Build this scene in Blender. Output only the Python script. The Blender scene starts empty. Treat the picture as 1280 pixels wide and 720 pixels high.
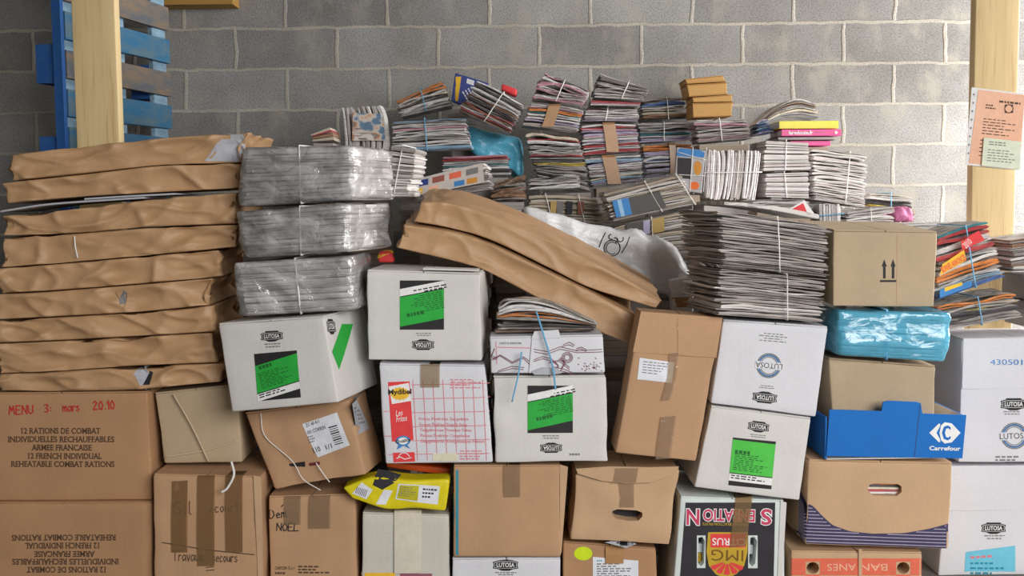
import bpy, bmesh, math, random
from mathutils import Vector, Matrix, noise
from mathutils.bvhtree import BVHTree

sc = bpy.context.scene
COL = sc.collection
R = math.radians

# ------------------------------------------------------------------ camera, light, exposure
FPX = 1400.0
PITCH, ROLL = R(4.5), R(-0.6)
CM = Matrix.Rotation(R(90) - PITCH, 3, 'X') @ Matrix.Rotation(ROLL, 3, 'Z')
CAMZ = 1.377
CLOC = Vector((0, 0, CAMZ))
cam = bpy.data.cameras.new('camera')
cam.sensor_width = 36.0
cam.lens = FPX * 36.0 / 1280.0
cam.clip_start = 0.05
cam_o = bpy.data.objects.new('camera', cam)
cam_o.matrix_world = Matrix.Translation(CLOC) @ CM.to_4x4()
COL.objects.link(cam_o)
sc.camera = cam_o
sc.view_settings.view_transform = 'Standard'
sc.view_settings.look = 'None'
sc.view_settings.gamma = 1.0
sc.view_settings.use_curve_mapping = False
sc.view_settings.exposure = 0.0

world = bpy.data.worlds.new('daylight')
sc.world = world
world.use_nodes = True
bg = world.node_tree.nodes['Background']
bg.inputs[0].default_value = (0.92, 0.96, 1.0, 1)
bg.inputs[1].default_value = 0.17

def area(name, loc, aim, sx, sy, power, col):
    l = bpy.data.lights.new(name, 'AREA')
    l.shape = 'RECTANGLE'; l.size = sx; l.size_y = sy; l.energy = power; l.color = col
    o = bpy.data.objects.new(name, l)
    o.location = loc
    o.rotation_euler = (Vector(aim) - Vector(loc)).to_track_quat('-Z', 'Y').to_euler()
    COL.objects.link(o)
    return o
# the open front of the shed (sky) and the open bay to one side of it
area('daylight_front', (3.1, -1.9, 2.75), (-0.1, 4.2, 0.8), 4.2, 2.6, 400, (1.0, 0.985, 0.96))
area('daylight_side', (4.3, 4.75, 1.7), (0.9, 5.35, 1.45), 1.5, 2.0, 300, (1.0, 0.99, 0.98))

# ------------------------------------------------------------------ helpers
def ray(px, py):
    return CM @ Vector(((px - 640.0) / FPX, -(py - 360.0) / FPX, -1.0))
def at(px, py, Y):
    d = ray(px, py)
    return CLOC + d * (Y / d.y)
def lin(c):
    return tuple(((v / 255.0 + 0.055) / 1.055) ** 2.4 if v > 10 else v / 255.0 / 12.92 for v in c)

def link(name, verts, faces, mats, parent=None, mi=None, smooth=False):
    me = bpy.data.meshes.new(name)
    me.from_pydata([tuple(v) for v in verts], [], faces)
    for m in (mats if isinstance(mats, (list, tuple)) else [mats]):
        me.materials.append(m)
    if mi: me.polygons.foreach_set('material_index', mi)
    if smooth: me.polygons.foreach_set('use_smooth', [True] * len(me.polygons))
    me.update()
    o = bpy.data.objects.new(name, me)
    COL.objects.link(o)
    if parent: o.parent = parent
    return o
def tag(o, label, cat, group=None):
    o['label'] = label; o['category'] = cat
    if group: o['group'] = group
    return o
def empty(name, loc, rz=0.0):
    o = bpy.data.objects.new(name, None)
    o.empty_display_size = 0.05
    o.location = loc; o.rotation_euler = (0, 0, rz)
    COL.objects.link(o)
    return o

# ------------------------------------------------------------------ materials
MATS = {}
def nodes(name):
    m = bpy.data.materials.new(name); m.use_nodes = True
    nt = m.node_tree
    return m, nt, nt.nodes['Principled BSDF']
def N(nt, t, **kw):
    n = nt.nodes.new(t)
    for k, v in kw.items(): setattr(n, k, v)
    return n
def ramp(nt, src, stops):
    r = N(nt, 'ShaderNodeValToRGB')
    e = r.color_ramp.elements
    while len(e) < len(stops): e.new(0.5)
    for i, (p, c) in enumerate(stops):
        e[i].position = p; e[i].color = (*c, 1) if len(c) == 3 else c
    nt.links.new(src, r.inputs[0])
    return r.outputs[0]
def coords(nt, scale=(1, 1, 1), kind='Object'):
    tc = N(nt, 'ShaderNodeTexCoord'); mp = N(nt, 'ShaderNodeMapping')
    mp.inputs['Scale'].default_value = scale
    nt.links.new(tc.outputs[kind], mp.inputs[0])
    return mp.outputs[0]
def noise_tex(nt, vec, scale, detail=3, rough=0.55, dist=0):
    n = N(nt, 'ShaderNodeTexNoise')
    n.inputs['Scale'].default_value = scale; n.inputs['Detail'].default_value = detail
    n.inputs['Roughness'].default_value = rough; n.inputs['Distortion'].default_value = dist
    nt.links.new(vec, n.inputs['Vector'])
    return n.outputs['Fac']
def bump(nt, bsdf, h, strength, dist):
    b = N(nt, 'ShaderNodeBump'); b.inputs['Strength'].default_value = strength; b.inputs['Distance'].default_value = dist
    nt.links.new(h, b.inputs['Height']); nt.links.new(b.outputs[0], bsdf.inputs['Normal'])
    return b
def mul(c, k): return tuple(min(1, v * k) for v in c)

def plain(key, rgb, rough=0.7):
    if key in MATS: return MATS[key]
    m, nt, b = nodes(key)
    c = lin(rgb)
    v = noise_tex(nt, coords(nt), 40, 2)
    nt.links.new(ramp(nt, v, [(0.3, mul(c, 0.93)), (0.7, mul(c, 1.05))]), b.inputs['Base Color'])
    b.inputs['Roughness'].default_value = rough
    MATS[key] = m
    return m
def cardboard(key, rgb, flute=(260, 1, 1), rough=0.8, var=0.07):
    if key in MATS: return MATS[key]
    m, nt, b = nodes(key)
    c = lin(rgb)
    big = noise_tex(nt, coords(nt), 5, 4)
    col = ramp(nt, big, [(0.3, mul(c, 1 - var)), (0.7, mul(c, 1 + var))])
    fib = noise_tex(nt, coords(nt, (60, 60, 240)), 2, 3)
    mx = N(nt, 'ShaderNodeMix', data_type='RGBA', blend_type='MULTIPLY')
    mx.inputs[0].default_value = 1
    nt.links.new(col, mx.inputs[6]); nt.links.new(ramp(nt, fib, [(0.25, (0.9, 0.9, 0.9)), (0.75, (1.03, 1.03, 1.03))]), mx.inputs[7])
    nt.links.new(mx.outputs[2], b.inputs['Base Color'])
    b.inputs['Roughness'].default_value = rough
    fl = noise_tex(nt, coords(nt, flute), 1.0, 2)
    wob = noise_tex(nt, coords(nt), 9, 3)
    add = N(nt, 'ShaderNodeMath', operation='MULTIPLY_ADD'); add.inputs[1].default_value = 6.0
    nt.links.new(wob, add.inputs[0]); nt.links.new(fl, add.inputs[2])
    bump(nt, b, add.outputs[0], 0.35, 0.0012)
    MATS[key] = m
    return m
def kraftpaper(key, rgb):
    m, nt, b = nodes(key)
    c = lin(rgb)
    big = noise_tex(nt, coords(nt, (1, 1, 2)), 4, 4)
    nt.links.new(ramp(nt, big, [(0.3, mul(c, 0.94)), (0.7, mul(c, 1.06))]), b.inputs['Base Color'])
    b.inputs['Roughness'].default_value = 0.5
    b.inputs['Specular IOR Level'].default_value = 0.4
    f = noise_tex(nt, coords(nt, (2, 2, 3)), 5, 4, 0.5, 0.6)
    bump(nt, b, f, 0.5, 0.012)
    MATS[key] = m
    return m
def paper_edge(key, rgb, dark=0.72, rough=0.75, specks=False):
    if key in MATS: return MATS[key]
    m, nt, b = nodes(key)
    c = lin(rgb)
    lines = noise_tex(nt, coords(nt, (2.5, 2.5, 420)), 1.0, 3, 0.6)
    col = ramp(nt, lines, [(0.32, mul(c, dark)), (0.5, c), (0.75, mul(c, 1.12))])
    if specks:   # ink showing along the cut edges
        mx = N(nt, 'ShaderNodeMix', data_type='RGBA')
        ink = noise_tex(nt, coords(nt, (28, 28, 300)), 1.0, 2)
        nt.links.new(ramp(nt, ink, [(0.57, (0, 0, 0)), (0.66, (0.55, 0.55, 0.55))]), mx.inputs[0])
        tone = noise_tex(nt, coords(nt, (7, 7, 90)), 1.0, 1)
        nt.links.new(ramp(nt, tone, [(0.40, lin((60, 58, 60))), (0.48, lin((150, 84, 70))), (0.54, lin((90, 120, 160))), (0.62, lin((120, 116, 112)))]), mx.inputs[7])
        nt.links.new(col, mx.inputs[6]); col = mx.outputs[2]
    nt.links.new(col, b.inputs['Base Color'])
    b.inputs['Roughness'].default_value = rough
    bump(nt, b, lines, 0.6, 0.002)
    MATS[key] = m
    return m
def page_print(key, paper, ink, hue=False):
    m, nt, b = nodes(key)
    c = lin(paper); k = lin(ink)
    v = coords(nt)
    blocks = noise_tex(nt, coords(nt, (14, 22, 22)), 1, 1)
    lines = noise_tex(nt, coords(nt, (12, 260, 260)), 1, 2)
    r1 = ramp(nt, lines, [(0.45, k), (0.56, c)])
    mx = N(nt, 'ShaderNodeMix', data_type='RGBA')
    nt.links.new(ramp(nt, blocks, [(0.5, (0, 0, 0)), (0.53, (1, 1, 1))]), mx.inputs[0])
    nt.links.new(r1, mx.inputs[6]); mx.inputs[7].default_value = (*mul(c, 1.0), 1)
    out = mx.outputs[2]
    if hue:
        hs_out = ramp(nt, noise_tex(nt, coords(nt, (10, 10, 14)), 1.5, 2), [(0.0, lin((70, 66, 64))), (0.4, lin((86, 120, 150))), (0.48, lin((206, 196, 186))), (0.55, lin((190, 130, 90))), (0.62, lin((120, 110, 104))), (1.0, lin((220, 214, 206)))])
        m2 = N(nt, 'ShaderNodeMix', data_type='RGBA')
        nt.links.new(ramp(nt, noise_tex(nt, coords(nt, (9, 12, 12)), 1, 0), [(0.52, (0, 0, 0)), (0.54, (1, 1, 1))]), m2.inputs[0])
        nt.links.new(out, m2.inputs[6]); nt.links.new(hs_out, m2.inputs[7])
        out = m2.outputs[2]
    nt.links.new(out, b.inputs['Base Color'])
    b.inputs['Roughness'].default_value = 0.6
    MATS[key] = m
    return m
def film(key, tint, haze, streak, gloss=0.12, base_alpha=0.1, bs=0.8, nscale=4):
    """thin plastic: clear body with milky creases and a glossy skin"""
    m = bpy.data.materials.new(key); m.use_nodes = True
    nt = m.node_tree; nt.nodes.clear()
    out = N(nt, 'ShaderNodeOutputMaterial')
    tr = N(nt, 'ShaderNodeBsdfTransparent'); tr.inputs[0].default_value = (*lin(tint), 1)
    df = N(nt, 'ShaderNodeBsdfDiffuse'); df.inputs[0].default_value = (*lin(haze), 1)
    gl = N(nt, 'ShaderNodeBsdfGlossy'); gl.inputs['Roughness'].default_value = 0.12
    n = noise_tex(nt, coords(nt, (2, 2, 5)), nscale, 5, 0.6, 1.2)
    f = ramp(nt, n, [(0.42, (base_alpha,) * 3), (0.62, (streak * 0.55,) * 3), (0.8, (streak,) * 3)])
    m1 = N(nt, 'ShaderNodeMixShader'); nt.links.new(f, m1.inputs[0]); nt.links.new(tr.outputs[0], m1.inputs[1]); nt.links.new(df.outputs[0], m1.inputs[2])
    lw = N(nt, 'ShaderNodeFresnel'); lw.inputs[0].default_value = 1.5
    ad = N(nt, 'ShaderNodeMath', operation='ADD'); ad.inputs[1].default_value = gloss; nt.links.new(lw.outputs[0], ad.inputs[0])
    m2 = N(nt, 'ShaderNodeMixShader'); nt.links.new(ad.outputs[0], m2.inputs[0]); nt.links.new(m1.outputs[0], m2.inputs[1]); nt.links.new(gl.outputs[0], m2.inputs[2])
    b = N(nt, 'ShaderNodeBump'); b.inputs['Strength'].default_value = bs; b.inputs['Distance'].default_value = 0.012
    n2 = noise_tex(nt, coords(nt, (2, 2, 3)), 9, 4, 0.55, 0.8)
    nt.links.new(n2, b.inputs['Height'])
    for s in (gl, df): nt.links.new(b.outputs[0], s.inputs['Normal'])
    nt.links.new(m2.outputs[0], out.inputs[0])
    MATS[key] = m
    return m
def wood(key, rgb, dark, axis_scale):
    m, nt, b = nodes(key)
    v = coords(nt, axis_scale)
    g = noise_tex(nt, v, 3.0, 5, 0.6, 0.4)
    kn = noise_tex(nt, coords(nt, (5, 5, 3.2)), 1.3, 1)
    add = N(nt, 'ShaderNodeMath', operation='MULTIPLY_ADD'); add.inputs[1].default_value = 0.25
    nt.links.new(kn, add.inputs[0]); nt.links.new(g, add.inputs[2])
    nt.links.new(ramp(nt, add.outputs[0], [(0.4, lin(dark)), (0.58, lin(rgb)), (0.85, mul(lin(rgb), 1.08))]), b.inputs['Base Color'])
    b.inputs['Roughness'].default_value = 0.75
    bump(nt, b, g, 0.3, 0.002)
    MATS[key] = m
    return m

KRAFT_BOX = cardboard('kraft_cardboard', (188, 149, 114))
KRAFT_RED = cardboard('reddish_cardboard', (178, 136, 99))
KRAFT_PALE = cardboard('pale_cardboard', (198, 163, 128))
KRAFT_TAN = cardboard('tan_cardboard', (182, 161, 132))
WHITE_BOX = cardboard('white_cardboard', (216, 213, 210), var=0.03)
WHITE_BLUISH = cardboard('cool_white_cardboard', (218, 218, 224), var=0.03)
BLUE_BOX = cardboard('blue_cardboard', (10, 108, 192), var=0.04)
PAPER_KRAFT = kraftpaper('kraft_wrapping_paper', (180, 143, 106))
INK = plain('black_ink', (34, 32, 34)); GREYINK = plain('grey_ink', (120, 118, 118)); BROWNINK = plain('brown_ink', (78, 56, 40))
GREEN = plain('green_print', (38, 172, 62)); LGREEN = plain('light_green_print', (78, 196, 72)); DGREEN = plain('dark_green_print', (20, 105, 38))
WHITEP = plain('white_print', (236, 236, 236)); REDP = plain('red_print', (226, 62, 66)); REDLINE = plain('pink_print', (216, 128, 140))
REDPEN = plain('red_pen', (186, 44, 40)); BLUEP = plain('blue_print', (60, 130, 195)); YELP = plain('yellow_print', (240, 190, 50))
GOLD = plain('gold_print', (196, 160, 40)); MAGP = plain('magenta_print', (200, 60, 96)); DARKP = plain('dark_print', (42, 38, 46))
CYAN = plain('cyan_print', (110, 196, 222)); NAVY = plain('navy_print', (58, 52, 88)); STRIPEW = plain('pale_stripe', (170, 160, 180))
ORANGE_BAND = plain('orange_red_print', (222, 104, 78)); PEACH = plain('peach_print', (232, 178, 150)); TEALP = plain('teal_print', (40, 140, 165))
STRING_W = plain('white_string', (232, 230, 226)); STRING_B = plain('blue_string', (110, 175, 215)); STRING_K = plain('natural_string', (200, 178, 150))
DOT = plain('yellow_green_sticker', (205, 225, 20)); GREYSHEET = plain('grey_sheet', (176, 178, 186)); YELLOW = plain('yellow_plastic', (222, 206, 24), 0.4)
ORANGE = plain('orange_plastic', (226, 92, 30), 0.45); PINK = plain('pink_paper', (190, 110, 150)); MAROON = plain('sketch_ink', (120, 70, 84))
STICKER = plain('white_sticker', (226, 228, 236), 0.45)
NEWS = [paper_edge('news_a', (214, 208, 204)), paper_edge('news_b', (190, 183, 179)), paper_edge('news_c', (230, 226, 222)), paper_edge('news_d', (162, 154, 150))]
NEWSG = [paper_edge('newsgrey_a', (192, 184, 180)), paper_edge('newsgrey_b', (172, 164, 161)), paper_edge('newsgrey_c', (208, 202, 198))]
NEWSW = [paper_edge('newswhite_a', (236, 230, 228), 0.72), paper_edge('newswhite_b', (222, 212, 210), 0.72), paper_edge('newswhite_c', (242, 238, 236), 0.75)]
NEWST = [paper_edge('newstan_a', (196, 182, 164)), paper_edge('newstan_b', (176, 160, 142)), paper_edge('newstan_c', (208, 198, 184))]
C_ = {k: paper_edge('mag_' + k, tuple(c * .86 + 33 for c in v), 0.82, 0.45, True) for k, v in dict(white=(226, 224, 224), grey=(160, 156, 156), red=(178, 50, 52), blue=(62, 96, 160), teal=(30, 128, 142), yellow=(226, 198, 70),
      orange=(226, 128, 52), pink=(214, 150, 168), brown=(150, 108, 78), black=(52, 48, 50), lilac=(184, 172, 206), cream=(222, 208, 184), sky=(140, 180, 210)).items()}
def pal(s): return [C_[k] for k in s.split()]
MAG = pal('white white white white grey white red blue cream black pink white teal white orange')
MAGW = pal('white white cream white grey pink white lilac sky')
MAGD = pal('white black white brown grey white red cream white grey white')
MAGR = pal('red pink white red lilac red pink white')
PAGE = page_print('news_page', (206, 202, 198), (110, 106, 106))
COVER = page_print('colour_cover', (214, 206, 200), (120, 100, 96), True)
FILM = film('clear_film', (254, 254, 255), (252, 252, 254), 0.75, 0.08, 0.14, 1.0, 2.2)
FILM_B = film('blue_film', (186, 230, 246), (96, 196, 232), 0.8, 0.03, 0.5, 0.5, 3)
TAPE = film('brown_tape', (244, 232, 214), (178, 148, 108), 0.4, 0.03, 0.22, 0.25, 2)
TAPEC = film('clear_tape', (250, 244, 236), (200, 178, 148), 0.3, 0.06, 0.15, 0.3, 2)
def plastic(key, rgb, rough=0.3, sss=0.0):
    m, nt, b = nodes(key)
    c = lin(rgb)
    v = noise_tex(nt, coords(nt), 7, 3)
    nt.links.new(ramp(nt, v, [(0.3, mul(c, 0.9)), (0.7, mul(c, 1.08))]), b.inputs['Base Color'])
    b.inputs['Roughness'].default_value = rough
    f = noise_tex(nt, coords(nt, (2, 2, 3)), 8, 4, 0.5, 0.8)
    bump(nt, b, f, 0.6, 0.012)
    MATS[key] = m
    return m
WHITE_BAG = plastic('white_plastic', (232, 233, 236)); BLUE_BAG = plastic('blue_plastic', (104, 196, 230), 0.25)

# ------------------------------------------------------------------ slots: where a thing stands
def catmull(P, t):
    n = len(P) - 1
    if n == 1: return P[0].lerp(P[1], t)
    f = min(max(t, 0), 1) * n; i = min(int(f), n - 1); u = f - i
    p0 = P[i - 1] if i > 0 else P[i] * 2 - P[i + 1]
    p1, p2 = P[i], P[i + 1]
    p3 = P[i + 2] if i + 2 <= n else P[i + 1] * 2 - P[i]
    return 0.5 * ((2 * p1) + (p2 - p0) * u + (2 * p0 - 5 * p1 + 4 * p2 - p3) * u * u + (3 * p1 - p0 - 3 * p2 + p3) * u ** 3)
class Slot:
    """front outline (top edge and bottom edge, seen points) on an upright plane at depth Y turned by yaw; body runs back by D"""
    def __init__(s, top, bot, Y, D, yaw=0.0, lean=0.0, floor=False):
        s.D, s.yaw, s.lean = D, R(yaw), lean
        cx = (bot[0][0] + bot[-1][0]) / 2; cy = (bot[0][1] + bot[-1][1]) / 2
        s.p0 = at(cx, cy, Y)
        s.rot = Matrix.Rotation(s.yaw, 3, 'Z'); s.inv = s.rot.transposed()
        s.nrm = s.rot @ Vector((0, 1, 0))
        s.org = s.p0.copy()
        if floor: s.org.z = 0.0
        T = [s.front(*p) for p in top]; B = [s.front(*p) for p in bot]
        if floor:
            for b in B: b.y = 0.0
        zmin = min(b.y for b in B)
        s.org.z += zmin
        for v in T + B: v.y -= zmin
        s.T, s.B = T, B
        s.W = sum((a[-1] - a[0]).length for a in (T, B)) / 2
        s.H = sum((a - b).length for a, b in ((T[0], B[0]), (T[-1], B[-1]), (catmull(T, .5), catmull(B, .5)))) / 3
        s.root_loc = s.org + s.rot @ Vector((0, D / 2, 0))
    def front(s, px, py):
        d = ray(px, py)
        k = (s.p0 - CLOC).dot(s.nrm) / d.dot(s.nrm)
        q = s.inv @ (CLOC + d * k - s.org)
        return Vector((q.x, q.z))
    def side(s, px, py, sx):
        """seen point on the right (sx=1) or left (-1) flank -> local (x, y, z)"""
        x = (s.T[-1].x + s.B[-1].x) / 2 if sx > 0 else (s.T[0].x + s.B[0].x) / 2
        n = s.rot @ Vector((1, 0, 0))
        o = s.org + s.rot @ Vector((x, 0, 0))
        d = ray(px, py)
        k = (o - CLOC).dot(n) / d.dot(n)
        q = s.inv @ (CLOC + d * k - s.org)
        return Vector((q.x, q.y - s.D / 2, q.z))
    def map(s, x, y, z):
        """metres in the plain W x D x H box (x, y centred, z from 0) -> local position"""
        u, t = x / s.W + 0.5, z / s.H
        uc = min(max(u, 0), 1)
        a = catmull(s.B, uc); b = catmull(s.T, uc)
        p = a.lerp(b, t)
        return Vector((p.x + (u - uc) * s.W, y, p.y + s.lean * (y + s.D / 2)))
    def root(s, name, label, cat, group=None):
        return tag(empty(name, s.root_loc, s.yaw), label, cat, group)
SUPPORTS = []
def Q(tl, tr, br, bl, Y, D, yaw=0, lean=0, floor=False): return Slot([tl, tr], [bl, br], Y, D, yaw, lean, floor)

def rgrid(W, D, H, r, nx, ny, nz, fn=None):
    """rounded box as a grid shell; z from 0"""
    def axis(L, n):
        i = [-L / 2, -L / 2 + r * 0.35, -L / 2 + r]
        m = [-L / 2 + r + (L - 2 * r) * k / n for k in range(1, n)]
        return i + m + [L / 2 - r, L / 2 - r * 0.35, L / 2]
    X, Y, Z = axis(W, nx), axis(D, ny), axis(H, nz)
    idx = {}; V = []
    def vid(i, j, k):
        key = (i, j, k)
        if key not in idx:
            p = Vector((X[i], Y[j], Z[k]))
            q = Vector((min(max(p.x, -W / 2 + r), W / 2 - r), min(max(p.y, -D / 2 + r), D / 2 - r), min(max(p.z, -H / 2 + r), H / 2 - r)))
            d = p - q
            n = d.normalized() if d.length > 1e-9 else Vector((0, 0, 1))
            p = q + n * r
            p.z += H / 2
            V.append(fn(p, n) if fn else p)
            idx[key] = len(V) - 1
        return idx[key]
    a, b, c = len(X) - 1, len(Y) - 1, len(Z) - 1
    Fc = []
    for i in range(a):
        for j in range(b):
            Fc.append((vid(i, j, 0), vid(i, j + 1, 0), vid(i + 1, j + 1, 0), vid(i + 1, j, 0)))
            Fc.append((vid(i, j, c), vid(i + 1, j, c), vid(i + 1, j + 1, c), vid(i, j + 1, c)))
        for k in range(c):
            Fc.append((vid(i, 0, k), vid(i + 1, 0, k), vid(i + 1, 0, k + 1), vid(i, 0, k + 1)))
            Fc.append((vid(i, b, k), vid(i, b, k + 1), vid(i + 1, b, k + 1), vid(i + 1, b, k)))
    for j in range(b):
        for k in range(c):
            Fc.append((vid(0, j, k), vid(0, j, k + 1), vid(0, j + 1, k + 1), vid(0, j + 1, k)))
            Fc.append((vid(a, j, k), vid(a, j + 1, k), vid(a, j + 1, k + 1), vid(a, j, k + 1)))
    return V, Fc
def nz3(p, f, seed): return noise.noise(Vector((p.x * f + seed * 7.3, p.y * f - seed * 3.1, p.z * f + seed * 1.7)))

def tube(name, pts, r, mat, parent, sides=6, closed=False):
    V = []; Fc = []
    n = len(pts)
    for i, p in enumerate(pts):
        a = pts[i - 1] if (i > 0 or closed) else p
        b = pts[(i + 1) % n] if (i < n - 1 or closed) else p
        t = (b - a).normalized()
        u = t.cross(Vector((0.31, 0.2, 0.93)))
        if u.length < 1e-3: u = t.cross(Vector((1, 0, 0)))
        u.normalize(); w = t.cross(u)
        for k in range(sides):
            c = 2 * math.pi * k / sides
            V.append(p + u * (r * math.cos(c)) + w * (r * math.sin(c)))
    for i in range(n if closed else n - 1):
        for k in range(sides):
            a0 = i * sides; b0 = ((i + 1) % n) * sides; k2 = (k + 1) % sides
            Fc.append((a0 + k, a0 + k2, b0 + k2, b0 + k))
    if not closed:
        Fc.append(tuple(range(sides))[::-1]); Fc.append(tuple((n - 1) * sides + k for k in range(sides)))
    return link(name, V, Fc, mat, parent, smooth=True)
def ribbon(name, pts, wvec, th, mat, parent):
    """flat strip along pts; wvec = full width vector; th = thickness pushed along the strip's own normal"""
    V = []; Fc = []
    n = len(pts)
    for i, p in enumerate(pts):
        a = pts[max(i - 1, 0)]; b = pts[min(i + 1, n - 1)]
        nn = (b - a).cross(wvec).normalized() * th
        h = wvec / 2
        V += [p - h, p + h, p + h + nn, p - h + nn]
    for i in range(n - 1):
        for k in range(4):
            k2 = (k + 1) % 4
            Fc.append((i * 4 + k, i * 4 + k2, i * 4 + 4 + k2, i * 4 + 4 + k))
    Fc.append((0, 3, 2, 1)); e = (n - 1) * 4; Fc.append((e, e + 1, e + 2, e + 3))
    return link(name, V, Fc, mat, parent)
def prism(slot, pts_px, y0, th, mat, name, parent):
    """an outline on the front plane (seen points), with thickness; y0 measured from the front face (negative = proud of it)"""
    P = [slot.front(*p) for p in pts_px]
    return prism_local(P, y0 - slot.D / 2, th, mat, name, parent)
def prism_local(P, y0, th, mat, name, parent):
    if sum(P[i].x * P[(i + 1) % len(P)].y - P[(i + 1) % len(P)].x * P[i].y for i in range(len(P))) < 0: P = P[::-1]
    n = len(P)
    V = [Vector((p.x, y0, p.y)) for p in P] + [Vector((p.x, y0 + th, p.y)) for p in P]
    Fc = [tuple(range(n)), tuple(range(2 * n - 1, n - 1, -1))]
    for i in range(n):
        j = (i + 1) % n
        Fc.append((j, i, n + i, n + j))
    return link(name, V, Fc, mat, parent)

# ------------------------------------------------------------------ print on faces
GLY = {}
def glyphs(s, bold=0.0, shear=0.0, serif=0.0):
    k = (s, bold, shear, serif)
    if k not in GLY:
        cu = bpy.data.curves.new('lettering', 'FONT')
        cu.body = s; cu.offset = bold; cu.shear = shear; cu.resolution_u = 3
        o = bpy.data.objects.new('lettering', cu)
        COL.objects.link(o)
        dg = bpy.context.evaluated_depsgraph_get()
        ev = o.evaluated_get(dg); me = ev.to_mesh()
        V = [(v.co.x, v.co.y) for v in me.vertices]; Fc = [tuple(p.vertices) for p in me.polygons]
        ev.to_mesh_clear()
        bpy.data.objects.remove(o); bpy.data.curves.remove(cu)
        if serif:
            lo, hi = min(v[1] for v in V), max(v[1] for v in V)
            base = 0.0; cap = max((v[1] for v in V if abs(v[1] - 0.7) < 0.08), default=hi)
            cnt = {}
            for f in Fc:
                for a, b in zip(f, f[1:] + f[:1]):
                    e = (min(a, b), max(a, b)); cnt[e] = cnt.get(e, 0) + 1
            for (a, b), n in list(cnt.items()):
                if n != 1 or abs(V[a][1] - V[b][1]) > 0.004: continue
                w = abs(V[a][0] - V[b][0]); y = V[a][1]
                if not 0.03 < w < 0.28: continue
                near0, near1 = abs(y - base) < 0.03, abs(y - hi) < 0.03 or abs(y - cap) < 0.03
                if not (near0 or near1): continue
                xa, xb = min(V[a][0], V[b][0]) - serif, max(V[a][0], V[b][0]) + serif
                ya, yb = (y, y + 0.07) if near0 else (y - 0.07, y)
                n0 = len(V); V += [(xa, ya), (xb, ya), (xb, yb), (xa, yb)]; Fc.append((n0, n0 + 1, n0 + 2, n0 + 3))
        x0 = min(v[0] for v in V); x1 = max(v[0] for v in V); y0 = min(v[1] for v in V); y1 = max(v[1] for v in V)
        GLY[k] = ([((x - x0) / (x1 - x0) - .5, (y - y0) / (y1 - y0) - .5) for x, y in V], Fc)
    return GLY[k]
PEN = {
 'M': [[(0, 0), (.1, 1), (.3, .4), (.5, 1), (.6, 0)]], 'E': [[(.5, 1), (0, 1), (0, 0), (.5, 0)], [(0, .5), (.4, .52)]],
 'N': [[(0, 0), (.02, 1), (.5, 0), (.52, 1)]], 'U': [[(0, 1), (.02, .2), (.25, 0), (.48, .2), (.5, 1)]],
 '3': [[(0, .9), (.3, 1), (.45, .8), (.2, .55), (.48, .3), (.3, 0), (0, .1)]], ':': [[(.1, .15), (.13, .2)], [(.1, .55), (.13, .6)]], '.': [[(.1, .02), (.14, .05)]],
 'm': [[(0, 0), (.02, .6), (.1, .5), (.2, .6), (.25, 0)], [(.25, .45), (.4, .6), (.48, 0)]], 'a': [[(.4, .5), (.15, .58), (0, .25), (.15, 0), (.4, .3), (.4, .58), (.45, 0)]],
 'r': [[(0, 0), (.03, .6)], [(.03, .4), (.2, .58), (.32, .5)]], 's': [[(.32, .5), (.12, .58), (.05, .4), (.32, .2), (.2, 0), (0, .08)]],
 '2': [[(0, .8), (.2, 1), (.42, .8), (.0, 0), (.48, .03)]], '0': [[(.25, 1), (.02, .6), (.1, .05), (.35, .02), (.48, .5), (.25, 1)]], '1': [[(.0, .7), (.2, 1), (.2, 0)]],
 'G': [[(.5, .85), (.25, 1), (0, .6), (.1, .05), (.4, .05), (.5, .4), (.3, .42)]], 'i': [[(.1, 0), (.1, .55)], [(.1, .75), (.12, .8)]], 'l': [[(.1, 1), (.08, .1), (.2, 0)]],
 'e': [[(.05, .3), (.38, .35), (.25, .58), (.05, .4), (.1, .05), (.38, .08)]], 'c': [[(.36, .5), (.15, .58), (0, .3), (.12, 0), (.36, .08)]], 'o': [[(.2, .58), (.02, .35), (.15, 0), (.38, .2), (.3, .52), (.2, .58)]],
 'u': [[(0, .58), (.05, .08), (.25, .05), (.36, .55)], [(.36, .55), (.4, 0)]], 't': [[(.15, .9), (.12, .1), (.28, 0)], [(0, .6), (.32, .62)]], 'v': [[(0, .58), (.18, 0), (.36, .58)]], 'x': [[(0, .58), (.35, 0)], [(.34, .58), (0, 0)]],
 'n': [[(0, 0), (.02, .58), (.05, .4), (.25, .58), (.32, .4), (.34, 0)]], 'T': [[(0, 1), (.6, .97)], [(.3, 1), (.28, 0)]], 'D': [[(0, 0), (.05, 1), (.4, .8), (.48, .35), (.25, .02), (0, 0)]],
 'L': [[(.05, 1), (0, .02), (.5, .05)]], 'O': [[(.25, 1), (.0, .55), (.15, 0), (.42, .1), (.5, .6), (.25, 1)]], "'": [[(.05, 1.25), (.22, 1.45)]], '"': [[(.1, 1.2), (.12, 1.28)], [(.3, 1.2), (.32, 1.28)]], ' ': []}
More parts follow.
